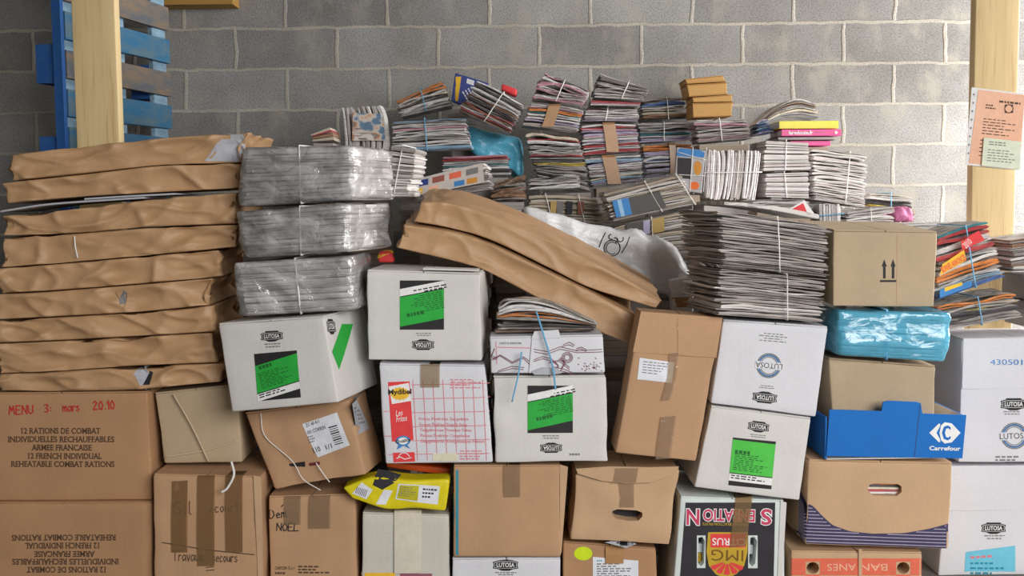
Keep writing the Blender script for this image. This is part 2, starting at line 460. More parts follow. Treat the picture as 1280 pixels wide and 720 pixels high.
class Print:
    def __init__(s, slot, root, name, face='front', body=None, off=0.0, label=None, split=False):
        s.s, s.root, s.name, s.face, s.off, s.label, s.split = slot, root, name, face, off, label, split
        s.V, s.F, s.M, s.T, s.mats = [], [], [], [], []
        s.txt = False
        s.bvh = None
        if body is not None:
            me = body.data
            s.bvh = BVHTree.FromPolygons([v.co for v in me.vertices], [tuple(p.vertices) for p in me.polygons])
    def pt(s, px, py, lvl):
        o = 0.0009 + 0.0004 * lvl + s.off
        if s.face == 'front':
            q = s.s.front(px, py)
            y = -s.s.D / 2
            if s.bvh:
                h = s.bvh.ray_cast(Vector((q.x, -5, q.y)), Vector((0, 1, 0)))
                if h[0] is not None and h[0].y < s.s.D * .3: y = h[0].y
                else: y = -s.s.D / 2 + 0.01
            return Vector((q.x, y - o, q.y))
        sx = 1 if s.face == 'right' else -1
        q = s.s.side(px, py, sx)
        if s.bvh:
            h = s.bvh.ray_cast(Vector((q.x + sx * 3, q.y, q.z)), Vector((-sx, 0, 0)))
            if h[0] is not None: q.x = h[0].x
        return Vector((q.x + sx * o, q.y, q.z))
    def mi(s, m):
        if m not in s.mats: s.mats.append(m)
        return s.mats.index(m)
    def poly(s, pts, mat, lvl=0, sub=0):
        n0 = len(s.V)
        s.V += [(p[0], p[1], lvl) for p in pts]
        s.F.append(tuple(range(n0, n0 + len(pts)))); s.M.append(s.mi(mat)); s.T.append(s.txt)
    def rect(s, x0, y0, x1, y1, mat, lvl=0): s.poly([(x0, y1), (x1, y1), (x1, y0), (x0, y0)], mat, lvl)
    def text(s, t, cx, cy, w, h, mat, lvl=1, ang=0.0, bold=0.012, shear=0.0, serif=0.0):
        V, Fc = glyphs(t, bold, shear, serif)
        ca, sa = math.cos(R(ang)), math.sin(R(ang))
        n0 = len(s.V)
        for gx, gy in V:
            x, y = gx * w, gy * h
            s.V.append((cx + x * ca - y * sa, cy - (x * sa + y * ca), lvl))
        k = s.mi(mat)
        for f in Fc: s.F.append(tuple(n0 + i for i in f)); s.M.append(k); s.T.append(True)
    def line(s, pts, w, mat, lvl=1):
        pts = [Vector((p[0], p[1])) for p in pts]
        for a, b in zip(pts, pts[1:]):
            d = b - a
            if d.length < 1e-6: continue
            n = Vector((-d.y, d.x)).normalized() * (w / 2); e = d.normalized() * (w * 0.3)
            s.poly([a - n - e, b - n + e, b + n + e, a + n - e], mat, lvl)
    def pen(s, t, x, y, h, mat, w=1.3, ang=0.0, stretch=1.0, gap=0.18, lvl=1):
        ca, sa = math.cos(R(ang)), math.sin(R(ang)); cx = 0.0
        for ch in t:
            g = PEN[ch]
            wd = max([p[0] for l in g for p in l], default=.35)
            for l in g:
                pp = [((cx + p[0]) * h * stretch, p[1] * h) for p in l]
                s.line([(x + a * ca - b * sa, y - (a * sa + b * ca)) for a, b in pp], w, mat, lvl)
            if ch not in "'\"": cx += wd + gap
    def greek(s, x0, y0, x1, y1, n, mat, seed=0, lvl=1, ang=0.0, fill=0.5, cen=False):
        s.txt = True
        rnd = random.Random(seed)
        cx, cy = (x0 + x1) / 2, (y0 + y1) / 2
        ca, sa = math.cos(R(ang)), math.sin(R(ang))
        rot = lambda a, b: (cx + (a - cx) * ca + (b - cy) * sa, cy - (a - cx) * sa + (b - cy) * ca)
        st = (y1 - y0) / n
        for i in range(n):
            ln = (x1 - x0) * rnd.uniform(0.55, 1.0)
            xs = x0 + ((x1 - x0) - ln) / 2 if cen else x0
            a = xs; yy = y0 + i * st
            while a < xs + ln - 1:
                wl = rnd.uniform(0.05, 0.16) * (x1 - x0) + 0.8
                b = min(a + wl, xs + ln)
                s.poly([rot(a, yy + st * fill), rot(b, yy + st * fill), rot(b, yy), rot(a, yy)], mat, lvl)
                a = b + 0.035 * (x1 - x0) + 0.3
        s.txt = False
    def disc(s, cx, cy, rx, ry, mat, lvl=0, n=20, a0=0, a1=360):
        s.poly([(cx + rx * math.cos(R(a0 + (a1 - a0) * i / n)), cy - ry * math.sin(R(a0 + (a1 - a0) * i / n))) for i in range(n)], mat, lvl)
    def arc(s, cx, cy, r, a0, a1, w, mat, lvl=1, n=16):
        s.line([(cx + r * math.cos(R(a0 + (a1 - a0) * i / n)), cy - r * math.sin(R(a0 + (a1 - a0) * i / n))) for i in range(n + 1)], w, mat, lvl)
    def mesh(s, pick, name, parent, step=6.0):
        bm = bmesh.new()
        for f, m, tx in zip(s.F, s.M, s.T):
            if pick is not None and tx != pick: continue
            try: bf = bm.faces.new([bm.verts.new(s.V[i]) for i in f])
            except ValueError: continue
            bf.material_index = m
        if not bm.faces: bm.free(); return None
        if s.bvh:
            bmesh.ops.triangulate(bm, faces=[f for f in bm.faces if len(f.verts) > 4])
            for ax in (0, 1):
                lo = min(v.co[ax] for v in bm.verts); hi = max(v.co[ax] for v in bm.verts)
                k = math.floor(lo / step) * step + step
                while k < hi:
                    no = Vector((1, 0, 0)) if ax == 0 else Vector((0, 1, 0))
                    bmesh.ops.bisect_plane(bm, geom=bm.verts[:] + bm.edges[:] + bm.faces[:], plane_co=no * k, plane_no=no, dist=1e-4)
                    k += step
        for v in bm.verts: v.co = s.pt(v.co.x, v.co.y, v.co.z)
        me = bpy.data.meshes.new(name)
        bm.to_mesh(me); bm.free()
        for m in s.mats: me.materials.append(m)
        o = bpy.data.objects.new(name, me); COL.objects.link(o); o.parent = parent
        return o
    def build(s):
        if s.split and any(s.T) and not all(s.T):
            o = s.mesh(False, s.name, s.root)
            s.mesh(True, 'lettering', o)
        else:
            o = s.mesh(None, s.name, s.root)
        if s.label: o['label'] = s.label
        return o
def rotd(cx, cy, ang):
    ca, sa = math.cos(R(ang)), math.sin(R(ang))
    return lambda x, y: (cx + x * ca + y * sa, cy - x * sa + y * ca)

# ------------------------------------------------------------------ cartons
def carton_body(slot, root, mat, seed=0, r=0.006, crush=0.004, holes=(), name='body', inset=0.005, n=14):
    W, D, H = slot.W, slot.D, slot.H
    def fn(p, nn):
        a = crush * (nz3(p, 6, seed) + 0.5 * nz3(p, 15, seed + 3))
        d = nn * a
        q = slot.map(p.x + d.x, p.y + d.y, max(p.z + d.z * 0.5, 0))
        return q
    V, Fc = rgrid(W, D, H - inset, r, n, 6, n, fn)
    o = link(name, V, Fc, mat, root, smooth=True)
    for h in holes:
        P = [slot.front(*p) for p in h]
        c = prism_local(P, -D / 2 - 0.03, min(0.27, D * .9), mat, 'cutter', root)
        md = o.modifiers.new('cut', 'BOOLEAN'); md.operation = 'DIFFERENCE'; md.object = c; md.solver = 'EXACT'
        bpy.context.view_layer.update()
        me = bpy.data.meshes.new_from_object(o.evaluated_get(bpy.context.evaluated_depsgraph_get()))
        o.modifiers.clear(); o.data = me
        bpy.data.objects.remove(c)
    if holes:
        o.data.polygons.foreach_set('use_smooth', [True] * len(o.data.polygons)); o.data.set_sharp_from_angle(angle=R(40))
    return o
def top_flaps(slot, root, mat, axis='x', lift=0.0, seed=0, t=0.004):
    """two closing flaps lying on top, meeting at a seam"""
    W, D, H = slot.W - 0.004, slot.D - 0.004, slot.H
    for sgn in (-1, 1):
        V = []; Fc = []; n = 6
        for k in range(2):
            for i in range(n + 1):
                for j in range(n + 1):
                    u, v = i / n, j / n
                    if axis == 'x':  # seam runs front to back
                        x = sgn * (W / 2 - u * (W / 2 - 0.002)); y = -D / 2 + v * D
                    else:
                        y = sgn * (D / 2 - u * (D / 2 - 0.002)); x = -W / 2 + v * W
                    z = H - 0.0045 + k * t + lift * u * (0.6 + 0.4 * math.sin(seed + sgn))
                    V.append(slot.map(x, y, z))
        m = n + 1
        f = lambda k, i, j: k * m * m + i * m + j
        for i in range(n):
            for j in range(n):
                Fc.append((f(1, i, j), f(1, i + 1, j), f(1, i + 1, j + 1), f(1, i, j + 1)))
                Fc.append((f(0, i, j), f(0, i, j + 1), f(0, i + 1, j + 1), f(0, i + 1, j)))
            for (a, b) in (((i, 0), (i + 1, 0)), ((i + 1, n), (i, n)), ((0, i + 1), (0, i)), ((n, i), (n, i + 1))):
                Fc.append((f(0, *a), f(0, *b), f(1, *b), f(1, *a)))
        link('flap', V, Fc, mat, root)
def carton(name, label, slot, mat, cat='cardboard box', seed=0, flaps='x', lift=0.0, group=None, **kw):
    root = slot.root(name, label, cat, group)
    body = carton_body(slot, root, mat, seed, **kw)
    if flaps: top_flaps(slot, root, mat, flaps, lift, seed)
    return root, body
def tape_front(slot, root, px, y0, y1, w, mat=None, over=0.06, name='tape'):
    """a strip of packing tape down the front face, running over the top edge"""
    a = slot.front(px, y0); b = slot.front(px, y1)
    wv = Vector((w * slot.W / max(1e-3, 1), 0, 0)) if False else Vector((w, 0, 0))
    e = 0.0045
    pts = []
    if over: pts += [Vector((a.x, -slot.D / 2 + over, a.y + e)), Vector((a.x, -slot.D / 2 + 0.002, a.y + e))]
    pts += [Vector((a.x, -slot.D / 2 - e, a.y - 0.003)), Vector(((a.x + b.x) / 2, -slot.D / 2 - e - 0.001, (a.y + b.y) / 2)), Vector((b.x, -slot.D / 2 - e, b.y))]
    return ribbon(name, pts, wv, 0.0004, mat or TAPE, root)

def lutosa_badge(P, cx, cy, w, h, ang=0, lvl=0):
    f = rotd(cx, cy, ang)
    out = [(-.5, -.25), (-.3, -.36), (-.28, -.46), (.28, -.46), (.3, -.36), (.5, -.25), (.46, 0), (.5, .3), (.3, .36), (.14, .5), (-.14, .5), (-.3, .36), (-.5, .3), (-.46, 0)]
    P.poly([f(x * w, y * h) for x, y in out][::-1], INK, lvl)
    inn = [(-.45, -.2), (-.27, -.29), (.27, -.29), (.45, -.2), (.42, 0), (.45, .24), (.27, .29), (-.27, .29), (-.45, .24), (-.42, 0)]
    P.poly([f(x * w, y * h) for x, y in inn][::-1], WHITEP, lvl + 1)
    inn2 = [(x * .96, y * .90) for x, y in inn]
    P.poly([f(x * w, y * h) for x, y in inn2][::-1], INK, lvl + 2)
    P.text('LUTOSA', cx, cy, w * .70, h * .36, WHITEP, lvl + 3, ang, 0.02)
def lutosa_label(P, x0, y0, x1, y1, ang=0, tilt=0.17, green=None, seed=1):
    """black square with a slanted green field and a white text band; upright has the black wedge on top"""
    green = green or GREEN
    cx, cy, w, h = (x0 + x1) / 2, (y0 + y1) / 2, x1 - x0, y1 - y0
    f = rotd(cx, cy, ang)
    q = lambda pts: [f(x * w, y * h) for x, y in pts]
    P.poly(q([(-.5, .5), (.5, .5), (.5, -.5), (-.5, -.5)]), INK, 0)
    k = tilt / 2
    P.poly(q([(-.5, .24 + k), (.5, .24 - k), (.5, -.44), (-.5, -.44 + 2 * k)]), green, 1)
    P.poly(q([(-.5, .41 + k), (.5, .41 - k), (.5, .26 - k), (-.5, .26 + k)]), WHITEP, 1)
    a = ang + math.degrees(math.atan2(2 * k * h, w))
    g = f(-.1 * w, .335 * h)
    P.greek(g[0] - .36 * w, g[1] - .05 * h, g[0] + .46 * w, g[1] + .05 * h, 2, DARKP, seed, 2, a)
    g = f(0, -.2 * h)
    P.greek(g[0] - .42 * w, g[1] - .06 * h, g[0] + .05 * w, g[1] + .02 * h, 1, DGREEN, seed + 2, 2, a, 0.9)
    g = f(-.06 * w, .04 * h)
    P.greek(g[0] - .36 * w, g[1] - .2 * h, g[0] + .42 * w, g[1] + .16 * h, 9, DGREEN, seed + 3, 2, a, 0.45)
def lutosa_stamp(P, cx, cy, r, ang=0):
    P.arc(cx, cy, r, 0, 360, 1.2, GREYINK, 0, 28); P.arc(cx, cy, r * .86, 20, 160, 2.4, BLUEP, 0, 12); P.arc(cx, cy, r * .86, 200, 340, 2.4, BLUEP, 0, 12)
    P.arc(cx, cy, r * .7, 0, 360, 0.9, GREYINK, 0, 24)
    f = rotd(cx, cy, ang)
    P.poly([f(-r * 1.15, r * .3), f(r * 1.15, r * .3), f(r * 1.15, -r * .3), f(-r * 1.15, -r * .3)], WHITE_BLUISH, 1)
    P.text('LUTOSA', cx, cy, r * 2.25, r * .45, INK, 2, ang, 0.0)
    for k in range(10):
        for b in (30, 210):
            a = R(b + k * 13)
            P.line([(cx + r * .78 * math.cos(a), cy - r * .78 * math.sin(a)), (cx + r * .93 * math.cos(a), cy - r * .93 * math.sin(a))], 1.0, GREYINK, 2)

# ------------------------------------------------------------------ paper bundles
def sheets(slot, root, n, palette, seed, name='newspaper', jit=0.006, rough=0.0015, fold=0.4, wav=0.003, order=None, top=None, upright=False, hs=1.0, z0=0.0, side_jit=None, nx=10, ny=5):
    rnd = random.Random(seed)
    W, D, H = slot.W, slot.D, slot.H * hs
    if upright: W, H = H, slot.W
    side_jit = min(jit, .007) if side_jit is None else side_jit
    if rough > .002 and not upright: n = int(n * 1.8)
    ws = [rnd.choice((.35, .6, .8, 1, 1.2, 1.7)) * rnd.uniform(.8, 1.2) for _ in range(n)]
    tot = sum(ws); z = z0
    for i in range(n):
        t = ws[i] / tot * H
        th = t * 0.95
        dx, dy, rz = rnd.uniform(-side_jit, side_jit), rnd.uniform(0, jit * 1.6), rnd.uniform(-1, 1) * jit * 2.2
        w = W * (rnd.uniform(0.955, 1.0) if rough > .002 else rnd.uniform(.975, 1)) - side_jit * 1.1; tl = rnd.uniform(-1, 1) * min(.4 * t / W, .03) * (rough > .002); dr = rnd.uniform(0, .5) * t * (rough > .002); d = D - jit * 2
        wob = rnd.uniform(0, 50)
        V = []; Fc = []; M = []
        xs = [w * (k / (nx - 1) - .5) for k in range(nx)]; ys = [d * (k / (ny - 1) - .5) for k in range(ny)]
        def put(x, y, zz):
            px, py = x * math.cos(rz) - y * math.sin(rz) * .5 + dx, y + x * math.sin(rz) * .5 + dy
            py = max(py, -D / 2)
            if upright: return slot.map(zz - H / 2, py, min(max(px + W / 2, 0), W))
            return slot.map(px, py, zz)
        hgt = lambda x, y: wav * noise.noise(Vector((x * 9 + wob, y * 9, z * 14))) * min(1, z / 0.03 + 0.2) * (0.2 if upright else 1)
        for k in range(2):
            for x in xs:
                for y in ys:
                    e = 1.0 - 0.10 * (abs(2 * y / d) ** 6)
                    zz = z + hgt(x, y) + (th * e if k else th * (1 - e))
                    zz += tl * x - dr * abs(2 * x / w) ** 4
                    V.append(put(x, y, min(max(zz, z0), z0 + H)))
        f = lambda k, i2, j: k * nx * ny + i2 * ny + j
        for a in range(nx - 1):
            for b in range(ny - 1):
                Fc.append((f(1, a, b), f(1, a + 1, b), f(1, a + 1, b + 1), f(1, a, b + 1))); M.append(1)
                Fc.append((f(0, a, b), f(0, a, b + 1), f(0, a + 1, b + 1), f(0, a + 1, b))); M.append(1)
        ring = [(a, 0) for a in range(nx)] + [(nx - 1, b) for b in range(1, ny)] + [(a, ny - 1) for a in range(nx - 2, -1, -1)] + [(0, b) for b in range(ny - 2, 0, -1)]
        m0 = len(V)
        fb = fold * rnd.uniform(0.3, 1.0)
        for (a, b) in ring:
            x, y = xs[a], ys[b]
            ox = (1 if a == nx - 1 else -1 if a == 0 else 0) * rnd.uniform(0, 1) * (rough + min(t * .25, .004))
            oy = -(th * fb * 0.6 + rnd.uniform(0, rough)) if b == 0 else (rough if b == ny - 1 else 0)
            V.append(put(x + ox, y + oy, min(max(z + hgt(x, y) + th * 0.5 + tl * x - dr * abs(2 * x / w) ** 4, z0), z0 + H)))
        L = len(ring)
        for q in range(L):
            q2 = (q + 1) % L
            a, b = ring[q], ring[q2]
            Fc.append((f(0, *a), f(0, *b), m0 + q2, m0 + q)); M.append(0)
            Fc.append((m0 + q, m0 + q2, f(1, *b), f(1, *a))); M.append(0)
        mat = order[min(int(i * len(order) / n), len(order) - 1)] if order else rnd.choice(palette)
        link(name, V, Fc, [mat, top if (top and i == n - 1) else PAGE], root, M)
        z += t
def loop_string(slot, root, fx, mat, r=0.0022, seed=0, name='string', upright=False, slack=0.004):
    """string round the bundle, front-top-back-bottom at fraction fx of its width (or across it for upright bundles)"""
    rnd = random.Random(seed)
    W, D, H = slot.W, slot.D, slot.H
    e = r + 0.003
    pts = []
    n = 7
    if upright:
        z = fx * H
        path = [(-W / 2 - e + (W + 2 * e) * i / n, -D / 2 - e) for i in range(n)] + [(W / 2 + e, -D / 2 - e + (D + 2 * e) * i / n) for i in range(n)] + \
               [(W / 2 + e - (W + 2 * e) * i / n, D / 2 + e) for i in range(n)] + [(-W / 2 - e, D / 2 + e - (D + 2 * e) * i / n) for i in range(n)]
        for x, y in path: pts.append(slot.map(x, y, z + 0.01 * x / W))
    else:
        x = (fx - .5) * W
        path = [(-D / 2 - e, -e * 0 + (H + e) * i / n) for i in range(n)] + [(-D / 2 - e + (D + 2 * e) * i / n, H + e) for i in range(n)] + \
               [(D / 2 + e, (H + e) - (H + e) * i / n) for i in range(n)] + [(D / 2 + e - (D + 2 * e) * i / n, 0.004) for i in range(n)]
        k = rnd.uniform(-.08, .08)
        for y, z in path: pts.append(slot.map(x + k * z + rnd.uniform(-.0006, .0006), y, z))
    return tube(name, pts, r, mat, root, 5, True)
def bundle(label, slot, n, palette, seed, name='newspaper_bundle', cat='newspaper bundle', strings=(), smat=None, sup=False, tape=None, group=None, sheet='newspaper', upright=False, sr=0.0022, **kw):
    root = slot.root(name, label, cat, group)
    sheets(slot, root, n, palette, seed, sheet, upright=upright, **kw)
    for k, fx in enumerate(strings): loop_string(slot, root, fx, smat or STRING_W, sr, seed + k, upright=upright)
    if tape:
        for (fx, w) in tape:
            x = (fx - .5) * slot.W; e = 0.006
            pts = [slot.map(x, slot.D / 2 * .6, slot.H + e), slot.map(x, -slot.D / 2 + .01, slot.H + e), slot.map(x, -slot.D / 2 - e, slot.H - .004), slot.map(x + .002, -slot.D / 2 - e, slot.H * .5), slot.map(x, -slot.D / 2 - e, 0.004)]
            ribbon('tape', pts, Vector((w, 0, 0)), 0.0006, MATS['brown_tape_thick'], root)
    if sup: SUPPORTS.append(slot)
    return root
plain('brown_tape_thick', (176, 132, 88), 0.3)

# ------------------------------------------------------------------ kraft wrapped bundles
def kraft_bundle(label, slot, seed, group=None, amp=0.015, r=0.007, ends=0.025, nx=84, cat='wrapped bundle'):
    root = slot.root('wrapped_bundle', label, cat, group)
    W, D, H = slot.W, slot.D, slot.H
    rnd = random.Random(seed)
    ang = rnd.uniform(0.5, 1.1)
    def fn(p, n):
        q = Vector((p.x, p.y * 1.4, p.z * 2.2))
        big = noise.noise(Vector((p.x * 3.1 + seed * 9, p.y * 3, p.z * 7 + seed)))
        diag = noise.noise(Vector(((p.x * ang + p.z * 2.0) * 7 + seed * 5, p.y * 5, (p.z - p.x * .3) * 3)))
        rid = 1 - abs(noise.noise(Vector(((p.x + p.z * 1.3) * 6 + seed * 2.7, p.y * 6, (p.z * 1.6 - p.x * .5) * 5 + seed)))) * 2
        rid = max(rid, 0) ** 3
        cr = abs(noise.noise(Vector(((p.x - p.z * 1.5) * 5 + seed * 3.3, p.y * 4, (p.z * 1.8 + p.x * .8) * 4 - seed))))
        rid += .5 - 2.2 * min(cr, .35)
        edge = min(1, (W / 2 - abs(p.x)) / 0.1)
        a = amp * (0.9 * big + 0.9 * diag) + amp * 1.1 * (rid - .3) + amp * 0.8 * (1 - edge) * noise.noise(Vector((p.x * 22 + seed, p.y * 16, p.z * 30)))
        zf = p.z / H
        x, y, z = p.x, p.y, p.z
        if abs(n.y) > 0.5: a += -0.006 * math.sin(math.pi * zf)
        if abs(n.x) > 0.6:   # folded-in ends
            m = 1 - abs(zf - .5) * 2
            x -= math.copysign(ends * m * (0.6 + 0.4 * math.sin(p.y * 9 + seed)), n.x)
        x += n.x * a; y += n.y * a; z += n.z * min(a, 0.004) * (0.6 if n.z > 0 else 0)
        return slot.map(x, y, min(max(z, 0), H))
    V, Fc = rgrid(W, D, H, r, nx, 14, 12, fn)
    body = link('wrapping_paper', V, Fc, PAPER_KRAFT, root, smooth=True)
    return root, body

# ================================================================== THE SETTING
YW = 5.6
def boxmesh(name, x0, x1, y0, y1, z0, z1, mat, parent=None):
    V = [(x, y, z) for z in (z0, z1) for y in (y0, y1) for x in (x0, x1)]
    Fc = [(0, 2, 3, 1), (4, 5, 7, 6), (0, 1, 5, 4), (1, 3, 7, 5), (3, 2, 6, 7), (2, 0, 4, 6)]
    return link(name, V, Fc, mat, parent)
def structure(o): o['kind'] = 'structure'; return o
def block_material(key, x0, z0):
    m, nt, b = nodes(key)
    tc = N(nt, 'ShaderNodeTexCoord'); sep = N(nt, 'ShaderNodeSeparateXYZ'); nt.links.new(tc.outputs['Object'], sep.inputs[0])
    cmb = N(nt, 'ShaderNodeCombineXYZ')
    wob = N(nt, 'ShaderNodeTexNoise'); wob.inputs['Scale'].default_value = 9; wob.inputs['Detail'].default_value = 4; nt.links.new(tc.outputs['Object'], wob.inputs['Vector'])
    sw = N(nt, 'ShaderNodeSeparateColor'); nt.links.new(wob.outputs['Color'], sw.inputs[0])
    for i, (src, o, ch) in enumerate((('X', x0, 0), ('Z', z0, 1))):
        a = N(nt, 'ShaderNodeMath', operation='ADD'); a.inputs[1].default_value = -o; nt.links.new(sep.outputs[src], a.inputs[0])
        c = N(nt, 'ShaderNodeMath', operation='MULTIPLY_ADD'); c.inputs[1].default_value = 0.028; nt.links.new(sw.outputs[ch], c.inputs[0]); nt.links.new(a.outputs[0], c.inputs[2])
        d = N(nt, 'ShaderNodeMath', operation='ADD'); d.inputs[1].default_value = -0.014; nt.links.new(c.outputs[0], d.inputs[0])
        nt.links.new(d.outputs[0], cmb.inputs[i])
    br = N(nt, 'ShaderNodeTexBrick')
    br.offset = 0.5; br.offset_frequency = 2
    for k, v in dict(Scale=1.0).items(): br.inputs[k].default_value = v
    br.inputs['Mortar Size'].default_value = 0.011; br.inputs['Mortar Smooth'].default_value = 0.6; br.inputs['Bias'].default_value = 0
    br.inputs['Brick Width'].default_value = 0.5; br.inputs['Row Height'].default_value = 0.2
    br.inputs['Color1'].default_value = (*lin((142, 140, 138)), 1); br.inputs['Color2'].default_value = (*lin((164, 163, 161)), 1)
    br.inputs['Mortar'].default_value = (*lin((184, 178, 168)), 1)
    nt.links.new(cmb.outputs[0], br.inputs['Vector'])
    grain = noise_tex(nt, coords(nt), 130, 3, 0.7)
    blot = noise_tex(nt, coords(nt), 3.2, 4)
    m1 = N(nt, 'ShaderNodeMix', data_type='RGBA', blend_type='MULTIPLY'); m1.inputs[0].default_value = 1
    nt.links.new(br.outputs['Color'], m1.inputs[6]); nt.links.new(ramp(nt, grain, [(0.3, (0.5, 0.5, 0.5)), (0.48, (0.95, 0.95, 0.95)), (0.7, (1.2, 1.2, 1.2))]), m1.inputs[7])
    m2 = N(nt, 'ShaderNodeMix', data_type='RGBA', blend_type='MULTIPLY'); m2.inputs[0].default_value = 1
    nt.links.new(m1.outputs[2], m2.inputs[6]); nt.links.new(ramp(nt, blot, [(0.35, (0.84, 0.83, 0.81)), (0.65, (1.08, 1.08, 1.08))]), m2.inputs[7])
    # smeared mortar here and there
    sm = N(nt, 'ShaderNodeMix', data_type='RGBA')
    sme = noise_tex(nt, coords(nt, (6, 1, 4)), 1.3, 4, 0.6)
    nt.links.new(ramp(nt, sme, [(0.52, (0, 0, 0)), (0.68, (0.55, 0.55, 0.55))]), sm.inputs[0])
    nt.links.new(m2.outputs[2], sm.inputs[6]); sm.inputs[7].default_value = (*lin((172, 166, 154)), 1)
    nt.links.new(sm.outputs[2], b.inputs['Base Color'])
    b.inputs['Roughness'].default_value = 0.95; b.inputs['Specular IOR Level'].default_value = 0.1
    h = N(nt, 'ShaderNodeMath', operation='MULTIPLY_ADD'); h.inputs[1].default_value = 0.35
    nt.links.new(grain, h.inputs[0]); nt.links.new(br.outputs['Fac'], h.inputs[2])
    bump(nt, b, h.outputs[0], 0.5, 0.006)
    return m
zc = at(1000, 80, YW).z; xc = at(928, 55, YW).x + 0.25
BLOCKS = block_material('concrete_blocks', xc, zc)
CONC = plain('concrete', (120, 116, 110), 0.9)
structure(boxmesh('wall_back', -3.2, 6.5, YW, YW + 0.2, 0, 3.0, BLOCKS))
structure(boxmesh('wall_left', -3.4, -3.2, -0.5, YW + 0.2, 0, 3.0, CONC))
structure(boxmesh('floor', -3.4, 6.5, -3.0, YW, -0.1, 0, CONC))
structure(boxmesh('ceiling', -3.4, 6.5, 0.2, YW + 0.2, 3.0, 3.1, plain('roof_boards', (96, 84, 70), 0.9)))
POST = wood('post_wood', (228, 202, 152), (204, 168, 112), (22, 22, 1.2))
BEAM = wood('beam_wood', (170, 130, 62), (120, 88, 40), (1.2, 22, 22))

def post(name, xl, xr, ytop, Y, D, label):
    a, b = at(xl, 100, Y).x, at(xr, 100, Y).x
    V, Fc = rgrid(b - a, D, 2.98, 0.006, 3, 3, 30, lambda p, n: p)
    o = link(name, V, Fc, POST, None, smooth=True)
    o.location = ((a + b) / 2, Y + D / 2, 0)
    tag(o, label, 'wooden post')
    return o
post('wooden_post', 92.5, 147, 0, 4.45, 0.055, 'pale timber post in front of the blue pallet')
post('wooden_post', 1218, 1273, 0, 4.35, 0.055, 'pale timber post with the orange notice pinned to it')
bm_ = boxmesh('wooden_beam', at(190, 3, 5.45).x, at(290, 3, 5.45).x, 5.46, 5.595, at(250, 5, 5.45).z, at(250, 5, 5.45).z + .15, BEAM)
tag(bm_, 'yellowish timber beam end along the top of the block wall', 'wooden beam')

# blue pallet standing on edge
def pallet():
    def pm(key, rgb, worn):
        m, nt, b = nodes(key)
        n = noise_tex(nt, coords(nt, (6, 2, 9)), 3, 5, 0.65)
        nt.links.new(ramp(nt, n, [(0.4, lin(rgb)), (0.62, lin(worn))]), b.inputs['Base Color'])
        b.inputs['Roughness'].default_value = 0.8
        return m
    PB = pm('pallet_blue', (52, 116, 158), (96, 124, 138)); PW = pm('pallet_bare', (136, 118, 100), (96, 104, 112)); PL = pm('pallet_light', (150, 182, 206), (110, 140, 160)); PD = pm('pallet_edge_blue', (30, 84, 156), (40, 92, 150))
    root = tag(empty('pallet', (-1.815, 4.575, 0), R(-11)), 'blue painted pallet stood on edge behind the timber post', 'pallet')
    L0, L1 = 0.0, 0.86
    z = at(152, 64, 4.95).z; pitch = at(152, 19, 4.95).z - at(152, 64, 4.95).z
    k0 = -int(z / pitch)
    for k in range(k0, k0 + 19):
        zz = z + k * pitch
        if zz < 0 or zz > 2.85: continue
        w = pitch * 0.72
        V, Fc = rgrid(0.022, L1 - L0, w, 0.003, 1, 4, 2, lambda p, n: p + Vector((0, 0, 0.003 * nz3(p, 7, k))))
        o = link('slat', V, Fc, PW if k in (-1, 1) else PB, root)
        o.location = (0.022, (L0 + L1) / 2, zz)
        if k == -1: o['label'] = 'bare brownish slat'
    zt = z + (k0 + 18) * pitch + .15
    for y0 in (0.0, 0.36, 0.735):
        link('stringer', *_bx(-0.011, 0.010, y0, y0 + 0.125, 0.0, min(zt, 2.9)), PL, root)
    link('edge_board', *_bx(-0.012, 0.026, -0.024, -0.001, 0.0, min(zt, 2.9)), PD, root)
    for zc_ in (at(70, 80, 4.6).z, at(70, 195, 4.6).z, at(70, 80, 4.6).z - .95, at(70, 80, 4.6).z - 1.3):
        for y0 in (0.0, 0.36, 0.735):
            link('spacer_block', *_bx(-0.105, -0.012, y0, y0 + 0.125, zc_ - .078, zc_ + .078), PD, root)
def _bx(x0, x1, y0, y1, z0, z1):
    return [(x, y, z) for z in (z0, z1) for y in (y0, y1) for x in (x0, x1)], [(0, 2, 3, 1), (4, 5, 7, 6), (0, 1, 5, 4), (1, 3, 7, 5), (3, 2, 6, 7), (2, 0, 4, 6)]
pallet()

